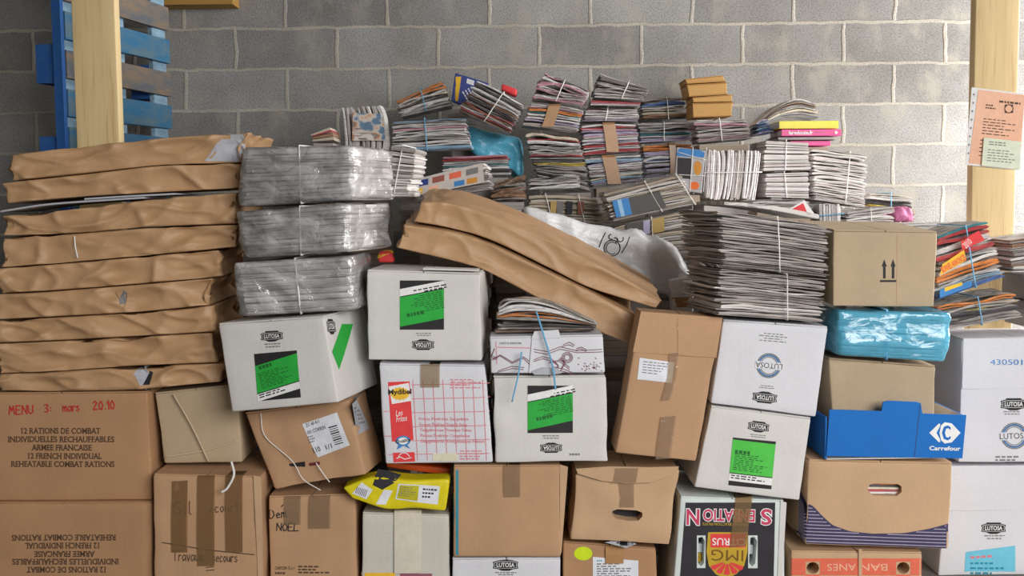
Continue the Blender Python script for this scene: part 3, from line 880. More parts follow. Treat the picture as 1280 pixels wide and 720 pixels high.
# notices on the post
def notice():
    Y = 4.34
    s = Q((1217, 110), (1281, 118), (1273, 213), (1208, 206), Y, 0.004)
    root = s.root('notice', 'orange printed notice in a clear sleeve pinned to the pale timber post', 'notice')
    def pan(name, px, y0, th, mat):
        P = [s.front(*p) for p in px]
        return prism_local(P, y0 - .002, th, mat, name, root)
    pan('sleeve', [(1215, 109), (1281, 117), (1273, 213), (1207, 206)], 0.002, 0.002, MATS['white_print'])
    pan('notice_sheet', [(1223, 112), (1281, 119), (1274, 211), (1211, 204)], 0.0, 0.002, plain('orange_notice', (226, 166, 130), 0.4))
    P = Print(s, root, 'lettering')
    P.greek(1249, 127, 1276, 132, 1, BROWNINK, 2, 0, -6); P.greek(1232, 131, 1247, 138, 2, BROWNINK, 3, 0, -6)
    f = rotd(1261, 136, -6)
    P.arc(1261, 136, 5.2, 0, 360, 1.1, BROWNINK, 0, 16)
    for a in (45, 135, 225, 315): P.disc(1261 + 5.5 * math.cos(R(a)), 136 - 5.5 * math.sin(R(a)), 1.6, 1.6, BROWNINK, 1, 8)
    P.greek(1228, 150, 1272, 172, 6, BROWNINK, 4, 0, -6, 0.3); P.greek(1224, 176, 1256, 200, 5, BROWNINK, 5, 0, -6, 0.25)
    for k in range(8): P.disc(1217.5 - k * 1.0, 118 + k * 10.5, 0.9, 1.3, GREYINK, 0, 8)
    P.build()
    s2 = Q((1230, 172), (1276, 177), (1275, 212), (1227, 207), Y - 0.008, 0.003)
    r2 = s2.root('card', 'small pale green card tucked over the corner of the orange notice', 'card')
    prism(s2, [(1230, 172), (1276, 177), (1275, 212), (1227, 207)], 0, 0.003, plain('pale_green_card', (218, 226, 204)), 'card_sheet', r2)
    P = Print(s2, r2, 'lettering'); P.greek(1236, 178, 1268, 184, 2, GREYINK, 8, 0, -5, .4); P.greek(1234, 188, 1270, 205, 5, GREYINK, 9, 0, -5, .3); P.build()
notice()

# ================================================================== FRONT: BOXES
def box_px(name, label, quad, Y, D, mat, yaw=0, lean=0, floor=False, **kw):
    s = Q(*quad, Y, D, yaw, lean, floor)
    root, body = carton(name, label, s, mat, **kw)
    return s, root, body
# ration boxes
s, r, b = box_px('cardboard_box', 'brown box with red handwriting MENU 3 above black combat rations lettering', ((-30, 491), (184, 489), (190, 625), (-28, 626)), 3.62, .36, KRAFT_RED, seed=1)
P = Print(s, r, 'printed_lettering', body=b)
for t, cx, cy, w in (('12 RATIONS DE COMBAT', 76, 538.5, 99), ('INDIVIDUELLES RECHAUFFABLES', 76.5, 549, 133), ('ARMEE FRANCAISE', 77, 559.5, 76), ('12 FRENCH INDIVIDUAL', 81, 570, 93), ('REHEATABLE COMBAT RATIONS', 78.5, 580, 130)):
    P.text(t, cx, cy, w, 7.4, BROWNINK, 0, 0, 0.022, 0, .07)
P.build()
P = Print(s, r, 'handwritten_lettering', body=b)
P.pen('MENU', 12, 518, 10.5, REDPEN, 1.6, 2, 1.05); P.pen('3:', 56, 515.5, 10, REDPEN, 1.5, 3); P.pen('mars', 79, 514.5, 11, REDPEN, 1.4, 3, 1.0, .1); P.pen('20.10', 117, 512, 10.5, REDPEN, 1.6, 2, 1.0)
P.build()
s, r, b = box_px('cardboard_box', 'brown combat rations box at the bottom with its lettering upside down', ((-30, 628), (189, 627), (190, 765), (-28, 765)), 3.6, .38, KRAFT_RED, seed=2, floor=True)
P = Print(s, r, 'printed_lettering', body=b)
for t, cx, cy, w in (('REHEATABLE COMBAT RATIONS', 80, 672, 130), ('12 FRENCH INDIVIDUAL', 78, 682, 93), ('ARMEE FRANCAISE', 81, 692.5, 76), ('INDIVIDUELLES RECHAUFFABLES', 82, 702, 133), ('12 RATIONS DE COMBAT', 83, 712, 99)):
    P.text(t, cx, cy, w, 7.4, BROWNINK, 0, 180, 0.022, 0, .07)
P.build()
# open box with tape strips
s, r, b = box_px('cardboard_box', 'worn brown box with three brown tape strips and faint handwriting beside the ration boxes', ((192, 592), (326, 595), (328, 765), (193, 765)), 3.57, .36, KRAFT_BOX, seed=3, floor=True, crush=.007)
GILBOX = s
for px, w, y1 in ((225, .052, 690), (258, .056, 707), (293, .056, 690)): tape_front(s, r, px, 600 if px == 225 else 596, y1, w)
P = Print(s, r, 'handwritten_lettering', body=b)
P.pen('Gil', 217, 643, 17, BROWNINK, 1.1, 0, 1.1); P.pen('ecourti', 262, 641, 12, BROWNINK, 1.0, 3, 1.0); P.line([(203, 678), (250, 686), (318, 693)], 1.2, BROWNINK)
P.pen('Travaux', 216, 701, 13, BROWNINK, 1.0, 0, .8, .12); P.pen('secours', 266, 702, 12, BROWNINK, 1.0, 0, .8, .12); P.pen('=', 262, 712, 5, BROWNINK) if False else P.line([(258, 709), (267, 708)], 1, BROWNINK); P.line([(258, 713), (268, 712)], 1, BROWNINK)
P.build()
p_ = prism(s, [(317, 594), (327, 596), (329, 720), (324, 760), (322, 700)], -0.004, .004, KRAFT_PALE, 'flap', r)
# tied brown box
s, r, b = box_px('cardboard_box', 'plain brown box tied with pale cord, sitting above the taped worn box', ((193, 491), (296, 480), (303, 578), (206, 579)), 3.66, .28, KRAFT_TAN, seed=4)
def cord(pts_px, s, r, rad, mat, y=-.005, name='cord'):
    out = []
    Pl = [Vector((*s.front(*p), 0)) for p in pts_px]
    n = (len(Pl) - 1) * 8
    for i in range(n + 1):
        q = catmull(Pl, i / n); out.append(Vector((q.x, -s.D / 2 + y, q.y)))
    return tube(name, out, rad, mat, r)
cord([(218, 492), (240, 530), (262, 576)], s, r, .0026, STRING_K, -.012); cord([(205, 571), (255, 563), (300, 550)], s, r, .0026, STRING_K, -.006)
cord([(301, 566), (304, 582), (296, 598), (289, 603)], s, r, .004, STRING_W, -.125, 'cord')
# crushed box with shipping label
s, r, b = box_px('cardboard_box', 'crushed tilted brown box with a white shipping label and barcode', ((306, 516), (434, 499), (457, 593), (345, 611)), 3.60, .2, KRAFT_BOX, yaw=-9, seed=5, crush=.010)
P = Print(s, r, 'shipping_label', body=b, label='white shipping label with black print and barcode', split=True)
P.poly([(397, 572), (438, 556), (422, 515), (378, 530)], STICKER, 0, 4)
P.text('ZC 60 411', 391, 529, 18, 4, INK, 1, 18); P.text('001 CORREN', 396, 537, 24, 4.5, INK, 1, 18); P.greek(386, 544, 396, 554, 3, GREYINK, 3, 1, 18)
for k in range(9): P.line([(412 + k * .9, 534 + k * 2.7), (422 + k * .9, 531 + k * 2.7)], (1.6, .8, 1.2)[k % 3], INK)
P.text('110', 396, 562, 9, 7, INK, 1, 18); P.text('1/1', 411, 558, 8, 6, INK, 1, 18); P.build()
P = Print(s, r, 'printed_marks', body=b); P.poly([(362, 583), (381, 584), (381, 577), (361, 580)], INK); P.poly([(386, 583), (400, 581), (399, 577), (386, 579)], plain('dark_red_print', (110, 40, 50))); P.build()
cord([(327, 516), (333, 545), (366, 575), (380, 598), (402, 612)], s, r, .0016, STRING_W, -.009)
cord([(396, 578), (404, 590), (413, 602)], s, r, .0018, STRING_W, -.008)
P = Print(s, r, 'delivery_pouch', 'right', b, split=True); P.poly([(446, 543), (460, 535), (452, 492), (440, 505)], MATS['grey_sheet'], 0, 3); P.greek(444, 508, 456, 532, 5, GREYINK, 5, 1, 12); P.build()
# DEM NOEL box
s, r, b = box_px('cardboard_box', 'brown box handwritten NOEL with clear tape over its top edge', ((336, 620), (444, 617), (446, 765), (338, 765)), 3.62, .34, KRAFT_BOX, seed=6, floor=True)
tape_front(s, r, 366, 622, 655, .055, TAPEC); tape_front(s, r, 400, 621, 660, .07, TAPEC)
P = Print(s, r, 'handwritten_lettering', body=b)
P.pen("De'm", 337, 648, 11, INK, 1.3, 4, 1.2, .15); P.pen('NO"EL', 346, 663, 9.5, INK, 1.3, -2, 1.2, .12)
P.text('CARTON 12 x 1', 356, 710, 24, 4, BROWNINK); P.greek(373, 707, 412, 718, 3, BROWNINK, 3); P.greek(344, 715, 362, 720, 1, BROWNINK, 7); P.build()
# white box
s, r, b = box_px('cardboard_box', 'plain off-white box under the yellow plastic packet', ((453, 640), (561, 643), (563, 765), (451, 765)), 3.62, .36, cardboard('offwhite_cardboard', (206, 202, 192), var=.04), seed=7, floor=True)
tape_front(s, r, 510, 640, 716, .09, plain('paper_tape', (216, 208, 192), .5), .05)
P = Print(s, r, 'printed_band', body=b); P.poly([(451, 765), (494, 765), (494, 716), (451, 716)], YELP, 0); P.poly([(500, 765), (540, 765), (540, 717), (500, 717)], plain('plum_print', (150, 90, 110)), 0); P.build()
# teal edged brown box on the white lutosa box
s, r, b = box_px('cardboard_box', 'white box with black badge under the teal-edged brown box', ((565, 698), (701, 697), (701, 765), (565, 765)), 3.6, .38, WHITE_BLUISH, seed=8, floor=True)
P = Print(s, r, 'logo', body=b); lutosa_badge(P, 632, 706, 32, 15); P.greek(619, 715, 646, 720, 2, GREYINK, 2, cen=True); P.build()
s, r, b = box_px('cardboard_box', 'plain brown box with a teal strip down one edge', ((567, 581), (700, 581), (700, 696), (567, 696)), 3.6, .36, KRAFT_BOX, seed=9)
P = Print(s, r, 'edge_strip', body=b); P.poly([(566.5, 692), (573, 694), (573, 582), (566.5, 582)], TEALP); P.build()
tape_front(s, r, 640, 583, 621, .055, TAPEC)
prism(s, [(700, 581), (710, 584), (702, 690), (700, 696)], 0.002, .006, KRAFT_PALE, 'flap', r)
# crushed box with handle hole, and the box under it
s, r, b = box_px('cardboard_box', 'brown box with a yellow-green round sticker and white label at the bottom', ((704, 676), (820, 685), (822, 765), (703, 765)), 3.64, .34, KRAFT_RED, seed=10, floor=True)
P = Print(s, r, 'sticker', body=b, label='yellow-green round sticker'); P.disc(729, 692, 11.5, 8.5, DOT); P.build()
P = Print(s, r, 'address_label', body=b, label='white address label', split=True); P.poly([(741, 760), (798, 760), (798, 701), (741, 696)], STICKER); P.greek(746, 704, 790, 722, 6, GREYINK, 3); P.greek(746, 700, 756, 703, 1, TEALP, 3); P.build()
tape_front(s, r, 768, 684, 704, .06, MATS['brown_tape_thick'])
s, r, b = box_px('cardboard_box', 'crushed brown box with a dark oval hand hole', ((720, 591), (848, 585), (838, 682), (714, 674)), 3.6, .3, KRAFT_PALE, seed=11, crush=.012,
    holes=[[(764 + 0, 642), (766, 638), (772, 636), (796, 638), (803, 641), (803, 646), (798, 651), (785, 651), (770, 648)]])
prism(s, [(762, 653), (805, 653), (805, 634), (762, 634)], .05, .01, DARKP, 'hole_shade_panel', r)  # dark panel added inside the hand hole to stand in for its shade
prism(s, [(720, 585), (760, 582), (812, 583), (848, 582), (844, 592), (812, 602), (780, 603), (752, 600), (722, 591)], -.012, .004, KRAFT_PALE, 'flap', r)
tape_front(s, r, 783, 600, 634, .05, TAPEC, 0.0); 
a = s.front(783, 592)
ribbon('tape', [Vector((s.front(783, 584).x, -s.D / 2 - .0135, s.front(783, 584).y)), Vector((s.front(782, 592).x, -s.D / 2 - .0145, s.front(782, 592).y)), Vector((s.front(780, 602).x, -s.D / 2 - .0145, s.front(780, 602).y))], Vector((.075, 0, 0)), .0005, TAPEC, r)
P = Print(s, r, 'newspaper_scrap', body=b, label='scrap of printed paper'); P.poly([(756, 679), (783, 686), (796, 681), (782, 675)], MATS['grey_sheet']); P.poly([(770, 680), (785, 683), (786, 676), (776, 676)], INK, 1); P.build()
# lutosa boxes in the middle
s, r, b = box_px('cardboard_box', 'white box with green label at the front, the shrink-wrapped newspapers standing on it', ((273, 404), (404, 395), (423, 503), (290, 515)), 3.48, .36, WHITE_BOX, yaw=-13, seed=12)
P = Print(s, r, 'logo', body=b); lutosa_badge(P, 340, 420, 28, 14, 3); P.greek(331, 429, 352, 436, 2, GREYINK, 2, 1, 3, .4, True); P.build()
P = Print(s, r, 'printed_label', body=b, label='green and black printed label', split=True); lutosa_label(P, 320, 440, 374, 499, 5, .2); P.build()
P = Print(s, r, 'side_label', 'right', b); P.poly([(421, 462), (424, 455), (446, 405), (432, 405), (416, 440)], GREEN, 0); P.build()
P = Print(s, r, 'side_logo', 'right', b); lutosa_badge(P, 419, 408, 10, 20, 0); P.build()
s, r, b = box_px('cardboard_box', 'white box with an upside-down green label under the sagging wrapped bundles', ((459, 337), (600, 341), (602, 451), (460, 450)), 3.58, .34, WHITE_BOX, yaw=-3, seed=13)
P = Print(s, r, 'printed_label', body=b, label='green and black printed label', split=True); lutosa_label(P, 500, 350.5, 555, 412, 180, .17, None, 4); P.build()
P = Print(s, r, 'logo', body=b); lutosa_badge(P, 529, 431, 28, 14, 180); P.greek(520, 416, 540, 421, 2, GREYINK, 2, 1, 0, .4, True); P.build()
prism(s, [(529, 335), (597, 337), (597, 339), (529, 337.5)], -.003, .08, WHITE_BOX, 'flap', r)
s, r, b = box_px('cardboard_box', 'white box printed with a pink grid and a red panel of chip brand artwork', ((474, 454), (606, 456), (616, 578), (482, 580)), 3.58, .36, WHITE_BLUISH, seed=14)
P = Print(s, r, 'printed_grid', body=b)
for k in range(8): P.line([(516 + k * 12.5, 475), (522 + k * 12.3, 575)], .9, REDLINE, 0)
for k in range(6): P.line([(515 if k < 5 else 480, 481 + k * 17.5), (612, 479 + k * 17.5)], .9, REDLINE, 0)
P.line([(477, 514), (486, 514)], .9, REDLINE, 0); P.line([(481, 545), (489, 545)], .9, REDLINE, 0)
P.greek(563, 474, 604, 487, 4, REDLINE, 4, 1, 0, .4); P.greek(575, 563, 610, 576, 4, REDLINE, 5, 1, 0, .4); P.build()
P = Print(s, r, 'printed_panel', body=b, split=True)
P.poly([(490, 552), (517, 550), (512, 476.5), (485, 477.5)], REDP, 0); P.poly([(492, 578), (519, 577), (518, 565), (491, 566)], REDP, 0)
P.poly([(490, 505), (514, 501), (511, 478.5), (486, 483)], WHITEP, 1); P.disc(500, 492, 11.5, 7.5, YELP, 2)
for k in range(16): P.poly([(500 + 10 * math.cos(R(k * 22.5 - 8)), 492 + 6.6 * math.sin(R(k * 22.5 - 8))), (500 + 13 * math.cos(R(k * 22.5)), 492 + 9 * math.sin(R(k * 22.5))), (500 + 10 * math.cos(R(k * 22.5 + 8)), 492 + 6.6 * math.sin(R(k * 22.5 + 8)))], YELP, 2)
P.text('Mydibel', 500, 490.5, 29, 8.5, INK, 3, 2, .03)
P.text('Les', 499, 516, 9, 7, WHITEP, 2, 8, 0, .3); P.text('Frites', 502, 523, 14, 7, WHITEP, 2, 8, 0, .3)
P.disc(504, 551, 9, 6.5, BLUEP, 2); P.disc(504, 551, 6.5, 4.5, WHITEP, 3); P.text('Qualite', 504, 551, 19, 5, INK, 4, 8, .02); P.poly([(498, 556), (496, 562), (503, 558)], BLUEP, 1); P.poly([(509, 556), (513, 561), (506, 558)], BLUEP, 1)
P.arc(505, 573, 7, 20, 160, 1, WHITEP, 1); P.line([(496, 573), (500, 571), (506, 574), (514, 572)], 1, WHITEP, 1); P.build()
P = Print(s, r, 'printed_lettering', body=b)
for k, (t, w) in enumerate((('Frites Prefrites Surgelees', 62), ('Frozen Prefried French Fries', 60), ('Tiefgefrorene Pommes Frites', 65), ('Patatas Prefritas Congeladas', 62), ('Diepgevroren Voorgebakken Frieten', 80))):
    P.text(t, 523.5 + k * .6 + w / 2, 524 + k * 7, w, 5, REDLINE, 1, 0, .01, 0, .05)
P.build()
tape_front(s, r, 538, 457, 484, .062, TAPEC)
P = Print(s, r, 'paper_tape', body=b); P.poly([(541, 579), (573, 579), (571, 566), (541, 567)], plain('cream_paper', (222, 214, 190)), 2); P.build()
s, r, b = box_px('cardboard_box', 'creased white box with an upside-down green label under the sketch-printed box', ((616, 470), (757, 469), (760, 577), (620, 578)), 3.58, .36, WHITE_BOX, seed=15, crush=.007)
P = Print(s, r, 'printed_label', body=b, label='green and black printed label', split=True); lutosa_label(P, 659.5, 482, 716, 541, 180, .2, None, 7); P.build()
P = Print(s, r, 'logo', body=b); lutosa_badge(P, 689, 560, 28, 13.5, 180); P.greek(678, 544, 700, 550, 2, GREYINK, 2, 1, 0, .4, True); P.greek(712, 567, 734, 572, 1, GREYINK, 4); P.build()
# sketch printed box
s, r, b = box_px('cardboard_box', 'low white box with a landscape line sketch, tied with pale blue cord', ((612, 421), (754, 418), (756, 466), (613, 467)), 3.56, .15, WHITE_BLUISH, seed=16)
P = Print(s, r, 'line_drawing', body=b)
rnd = random.Random(5)
for pts in (((612, 450), (625, 443), (640, 452), (655, 446), (662, 452)), ((667, 437), (684, 440), (700, 434), (722, 438), (753, 437)), ((667, 450), (678, 446), (690, 449), (698, 456), (694, 464)), ((700, 447), (707, 452), (702, 460)), ((622, 463), (640, 458), (655, 459)), ((612, 432), (618, 436), (614, 444), (622, 448)), ((703, 431), (712, 428), (718, 431)), ((720, 436), (726, 433), (733, 437)), ((686, 452), (700, 450), (712, 459)), ((690, 458), (706, 462), (716, 466))):
    for k in range(2): P.line([(x + rnd.uniform(-1, 1), y + k * 2.2 + rnd.uniform(-.7, .7)) for x, y in pts], .9, MAROON)
for k in range(3): P.arc(709, 447, 3.5 + k * 1.6, 0, 360, .8, MAROON)
for k in range(26): x, y = rnd.uniform(722, 752), rnd.uniform(444, 464); P.line([(x, y), (x + 1.4, y + .8)], .9, MAROON)
P.line([(622, 434), (662, 435)], 1, REDLINE); P.text('CARTE D AVENTURE', 638, 429, 28, 2.6, GREYINK); P.line([(620, 427), (621, 455)], .7, REDLINE); P.build()
prism(s, [(664, 424), (668, 414), (698, 412), (701, 422)], -.004, .004, WHITE_BLUISH, 'flap', r)
prism(s, [(661, 466), (665, 424), (667, 466)], -.004, .003, WHITE_BLUISH, 'flap', r)
prism(s, [(664, 464), (678, 459), (697, 460), (702, 466), (690, 468), (668, 468)], -.008, .006, MATS['grey_sheet'], 'torn_edge', r)
s_sk, r_sk = s, r
# leaning brown box
s, r, b = box_px('cardboard_box', 'tall leaning brown box with a small white address label', ((801, 390), (903, 397), (870, 577), (769, 566)), 3.56, .15, KRAFT_BOX, seed=17, yaw=0)
prism(s, [(791, 440), (895, 447), (903, 397), (801, 389)], -.004, .004, KRAFT_BOX, 'flap', r)
tape_front(s, r, 847, 394, 442, .002, TAPEC, 0)
P = Print(s, r, 'address_label', body=b, label='white address label', split=True); P.poly([(796.5, 474), (840, 478.5), (843, 453), (799.5, 447)], STICKER, 1, 2); P.greek(803, 453, 838, 470, 5, GREYINK, 6, 3, -6, .3); P.build()
q = lambda x, y, o=.006: Vector((s.front(x, y).x, -s.D / 2 - o, s.front(x, y).y))
ribbon('tape', [q(842, 441, .0055), q(840, 470), q(832, 500)], Vector((.03, 0, .003)), .0005, TAPEC, r); ribbon('tape', [q(836, 520), q(830, 560), q(829, 573)], Vector((.05, 0, .004)), .0005, TAPEC, r)
# two white boxes, tilted
s, r, b = box_px('cardboard_box', 'tilted white box with an upside-down round blue stamp under the tied newspapers', ((904, 399), (1035, 408), (1019, 521), (889, 504)), 3.58, .36, WHITE_BLUISH, seed=18)
P = Print(s, r, 'stamp_print', body=b); lutosa_stamp(P, 961, 457, 15, 174); P.greek(948, 417, 985, 429, 4, GREYINK, 4, 1, -5, .35, True); P.greek(949, 482, 968, 487, 2, GREYINK, 5, 1, -5, .35, True); P.build()
P = Print(s, r, 'logo', body=b); lutosa_badge(P, 956, 497, 31, 15, 174); P.build()
s, r, b = box_px('cardboard_box', 'tilted white box with an upright light green label, above the black magenta-lettered box', ((889, 507), (1014, 522), (1000, 626), (868, 609)), 3.58, .36, WHITE_BOX, seed=19)
P = Print(s, r, 'printed_label', body=b, label='light green and black printed label', split=True); lutosa_label(P, 913, 549, 967, 609, -5.5, -.02, LGREEN, 9); P.build()
P = Print(s, r, 'logo', body=b); lutosa_badge(P, 948, 533, 27, 14, -7); P.greek(937, 543, 958, 548, 2, GREYINK, 2, 1, -6, .4, True); P.build()
# black SENSATION box
s, r, b = box_px('cardboard_box', 'black-faced box with upside-down magenta SENSATION lettering and a gold shield', ((851, 620), (980, 625), (982, 765), (838, 765)), 3.6, .36, cardboard('pale_green_white', (214, 222, 220), var=.03), seed=20, floor=True,
    holes=[[(873, 672), (878, 671), (881, 676), (880, 704), (876, 708), (872, 704)], [(938, 672), (943, 671), (946, 676), (944, 704), (940, 708), (936, 704)]])
P = Print(s, r, 'printed_panel', body=b, split=True)
dk = [(857, 626.5), (969, 628.5), (968, 720), (964, 765), (848, 765), (850, 720)]
def strip(x0, x1, y0, y1): P.poly([(x0(y1), y1), (x1(y1), y1), (x1(y0), y0), (x0(y0), y0)], DARKP, 0)
xl = lambda y: 857 - (y - 627) * .075; xr = lambda y: 969 - (y - 628) * .02
c = lambda v: (lambda y: v)
strip(xl, xr, 628, 669); strip(xl, xr, 710, 765); strip(xl, c(871), 669, 710); strip(c(882), c(935), 669, 710); strip(c(947), xr, 669, 710)
P.text('S', 957.5, 646, 15.5, 22, WHITEP, 1, 179, .075); P.text('S', 957.5, 646, 13.5, 20, MAGP, 2, 179, .02)
P.text('ENSATIO', 911, 644, 66, 17, WHITEP, 1, 179, .07); P.text('ENSATIO', 911, 644, 64.5, 15, MAGP, 2, 179, .02)
P.text('N', 866, 646, 18, 22, WHITEP, 1, 179, .075); P.text('N', 866, 646, 16, 20, MAGP, 2, 179, .02)
P.text('PREMIUM SELECTION FRUITS', 906, 655, 56, 3.4, GOLD, 1, 179)
P.poly([(908, 724), (921, 717), (930, 707), (934, 690), (934.5, 665), (885, 665), (883, 690), (886, 707), (895, 718)], GOLD, 1)
P.poly([(931.5, 684), (932, 667), (888, 667), (888, 684)], REDP, 2); P.text('CITRUS', 911, 677, 42, 9, WHITEP, 3, 179, .01); P.text('IMG', 909, 694, 40, 14, plain('dark_gold', (120, 84, 20)), 2, 179, .0)
for k in range(5):
    a0, a1 = R(202 + k * 28), R(224 + k * 28)
    f = lambda r_, a: (909 + r_ * 1.05 * math.cos(a), 701 - r_ * .8 * math.sin(a))
    P.poly([f(5, a0), f(21, a0), f(22.5, (a0 + a1) / 2), f(21, a1), f(5, a1)], REDP, 2)
P.build()
ribbon('tape', [Vector((s.front(930, 623).x, -s.D / 2 + .05, s.front(930, 621).y + .004)), q.__call__(0, 0) if False else Vector((s.front(930, 623).x, -s.D / 2 - .003, s.front(930, 622).y + .002)), Vector((s.front(926, 650).x, -s.D / 2 - .0045, s.front(926, 650).y)), Vector((s.front(922, 683).x, -s.D / 2 - .0045, s.front(922, 683).y))], Vector((.055, 0, .004)), .0005, TAPE, r)
for (xx, yy, mt) in ((877, 688, STICKER), (941, 690, STICKER), (876, 700, GOLD)):
    prism(s, [(xx - 3, yy + 6), (xx + 3, yy + 6), (xx + 3, yy - 5), (xx - 3, yy - 5)], .03, .02, mt, 'paper_inside', r)
prism(s, [(975.5, 626), (983, 628), (975, 765), (970, 765)], -.003, .003, MATS['white_cardboard'], 'flap', r)
# banana box
s, r, b = box_px('cardboard_box', 'pale banana box with a red band of upside-down white lettering and round holes', ((989, 688), (1153, 690), (1152, 765), (988, 765)), 3.58, .36, KRAFT_PALE, seed=21, floor=True,
    holes=[[(1016 + 8 * math.cos(R(a)), 710 + 7.5 * math.sin(R(a))) for a in range(0, 360, 30)], [(1129 + 8 * math.cos(R(a)), 710 + 7.5 * math.sin(R(a))) for a in range(0, 360, 30)]])
P = Print(s, r, 'printed_band', body=b, split=True)
P.rect(989, 698, 1007, 719, ORANGE_BAND); P.rect(1025, 698, 1120, 719, ORANGE_BAND); P.rect(1138, 698, 1152, 719, ORANGE_BAND); P.rect(1007, 698, 1025, 702, ORANGE_BAND); P.rect(1120, 698, 1138, 702, ORANGE_BAND); P.rect(1007, 718, 1025, 720, ORANGE_BAND); P.rect(1120, 718, 1138, 720, ORANGE_BAND)
P.text('BAN', 1092, 709, 34, 8.5, PEACH, 1, 180, 0); P.text('ANES', 1052, 709, 36, 8.5, PEACH, 1, 180, 0); P.build()
prism(s, [(1073, 686), (1077, 686), (1077, 765), (1073, 765)], -.004, .004, KRAFT_PALE, 'flap', r)
# archive box with striped foot
def archive():
    s, r, b = box_px('archive_box', 'brown archive box with a dark striped foot and oval hand hole', ((1011, 574), (1191, 578), (1185, 686), (1006, 681)), 3.58, .36, KRAFT_PALE, seed=22, crush=.004, yaw=0,
        holes=[[(1084, 612), (1087, 606), (1092, 604.5), (1122, 605), (1127, 608), (1127, 615), (1121, 620), (1092, 619.5)]])
    cur = [(1005, 628), (1016, 632), (1026, 643), (1040, 656), (1062, 664), (1090, 667), (1130, 666), (1160, 661), (1188, 654)]
    cy = lambda x: next((a[1] + (b_[1] - a[1]) * (x - a[0]) / (b_[0] - a[0]) for a, b_ in zip(cur, cur[1:]) if a[0] <= x <= b_[0]), 654)
    bot = lambda x: 680 + (x - 1005) / 180 * 6 - .8
    P = Print(s, r, 'striped_foot', body=b, label='dark blue foot with pale stripes')
    xs = [1006 + i * 179.5 / 40 for i in range(41)]
    for a, c_ in zip(xs, xs[1:]): P.poly([(a, bot(a)), (c_, bot(c_)), (c_, cy(c_)), (a, cy(a))], NAVY, 0)
    for k in range(13):
        off = 2.5 + k * 4.2
        for a, c_ in zip(xs, xs[1:]):
            if bot(a) - off > cy(a) + 1 and bot(c_) - off > cy(c_) + 1: P.line([(a, bot(a) - off), (c_, bot(c_) - off)], 1.1, STRIPEW, 1)
    P.build()
    P = Print(s, r, 'striped_side', 'left', b); P.poly([(999, 665), (1006, 681), (1010, 632), (1000, 610)], NAVY)
    for k in range(10): P.line([(999, 660 - k * 4.6), (1007, 676 - k * 4.4)], 1, STRIPEW, 1)
    P.build()
    for k, m in enumerate(('mag_white', 'mag_red', 'mag_cream', 'mag_black', 'mag_orange')):
        prism(s, [(1086, 619 - k * 2.9), (1126, 619.5 - k * 2.9), (1126, 617 - k * 2.9), (1086, 616.4 - k * 2.9)], .02, .04, MATS[m], 'paper_inside', r)
archive()
# blue open tray
def tray():
    s = Q((1034, 512), (1208, 518), (1203, 573), (1033, 570), 3.56, .34, 1)
    r = s.root('tray', 'open blue printed supermarket tray with white arrow logo', 'tray')
    pts = [(1033, 570), (1203, 573), (1208, 519), (1153, 517), (1151, 504), (1146, 502.5), (1110, 501), (1104, 502.5), (1102, 514), (1060, 512.5), (1037, 512)]
    f = prism(s, pts, 0, .005, BLUE_BOX, 'front_wall', r)
    W, D, H = s.W, s.D, s.H
    h = H * .92
    for nm, x in (('side_wall', -W / 2 + .0), ('side_wall', W / 2 - .005)):
        V, Fc = _bx(x, x + .005, -D / 2 + .006, D / 2, 0.003, h * 1.04)
        link(nm, V, Fc, [BLUE_BOX, WHITE_BOX], r, [0, 0, 0, 0 if x > 0 else 1, 0, 1 if x > 0 else 0])
    link('back_wall', *_bx(-W / 2 + .006, W / 2 - .006, D / 2 - .005, D / 2, .004, h), WHITE_BOX, r)
    link('tray_floor', *_bx(-W / 2 + .006, W / 2 - .006, -D / 2 + .006, D / 2 - .006, .001, .004), WHITE_BOX, r)
    def logo(P, cx, cy, k, kx, txt):
        f = lambda x, y: (cx + x * k * kx, cy + y * k)
        P.poly([f(-1.15, 0), f(-.45, .68), f(-.35, .68), f(-.35, .5), f(-.62, 0), f(-.35, -.5), f(-.35, -.68), f(-.45, -.68)], WHITEP)
        P.poly([f(1.15, 0), f(.5, -.7), f(-.02, -.78), f(-.28, -.55), f(-.4, 0), f(-.28, .55), f(-.02, .78), f(.5, .7)][::1], WHITEP)
        P.poly([f(.42, -.42), f(.42, -.22), f(.24, -.35), f(.08, -.3), f(.0, 0), f(.08, .3), f(.24, .35), f(.42, .22), f(.42, .42), f(.2, .55), f(-.08, .45), f(-.22, 0), f(-.08, -.45), f(.2, -.55)], BLUE_BOX, 1)
        P.text('Carrefour', cx, cy + k * 1.02 + 2, 2.3 * k * kx, k * .32, WHITEP, 1, -1, .03)
    P = Print(s, r, 'logo'); logo(P, 1181, 541, 17, 1.0, 1); P.line([(1143, 571), (1150, 506)], .6, NAVY, 0); P.build()
    P = Print(s, r, 'side_logo', 'left'); logo(P, 1026, 529, 14, .35, 1); P.build()
    return s
tray()
s, r, b = box_px('cardboard_box', 'tan box standing inside the blue tray under the blue bag', ((1036, 447), (1170, 457), (1166, 563), (1043, 561)), 3.62, .24, KRAFT_TAN, seed=23)
# arrow box
s, r, b = box_px('cardboard_box', 'tan box with two black upward arrows on top of the blue bag', ((1042, 287), (1172, 289), (1168, 384), (1041, 383)), 3.6, .34, KRAFT_TAN, seed=24, lean=.07, yaw=5)
P = Print(s, r, 'printed_arrows', body=b)
for cx in (1105, 1116): P.rect(cx - 1.6, 329, cx + 1.6, 348, INK); P.poly([(cx - 3.2, 333), (cx + 3.2, 333), (cx, 324)], INK)
P.rect(1099.5, 350, 1120, 352.5, INK); P.build()
P = Print(s, r, 'fold_line', body=b); P.line([(1121.5, 290), (1121, 383)], .8, KRAFT_PALE); P.build()
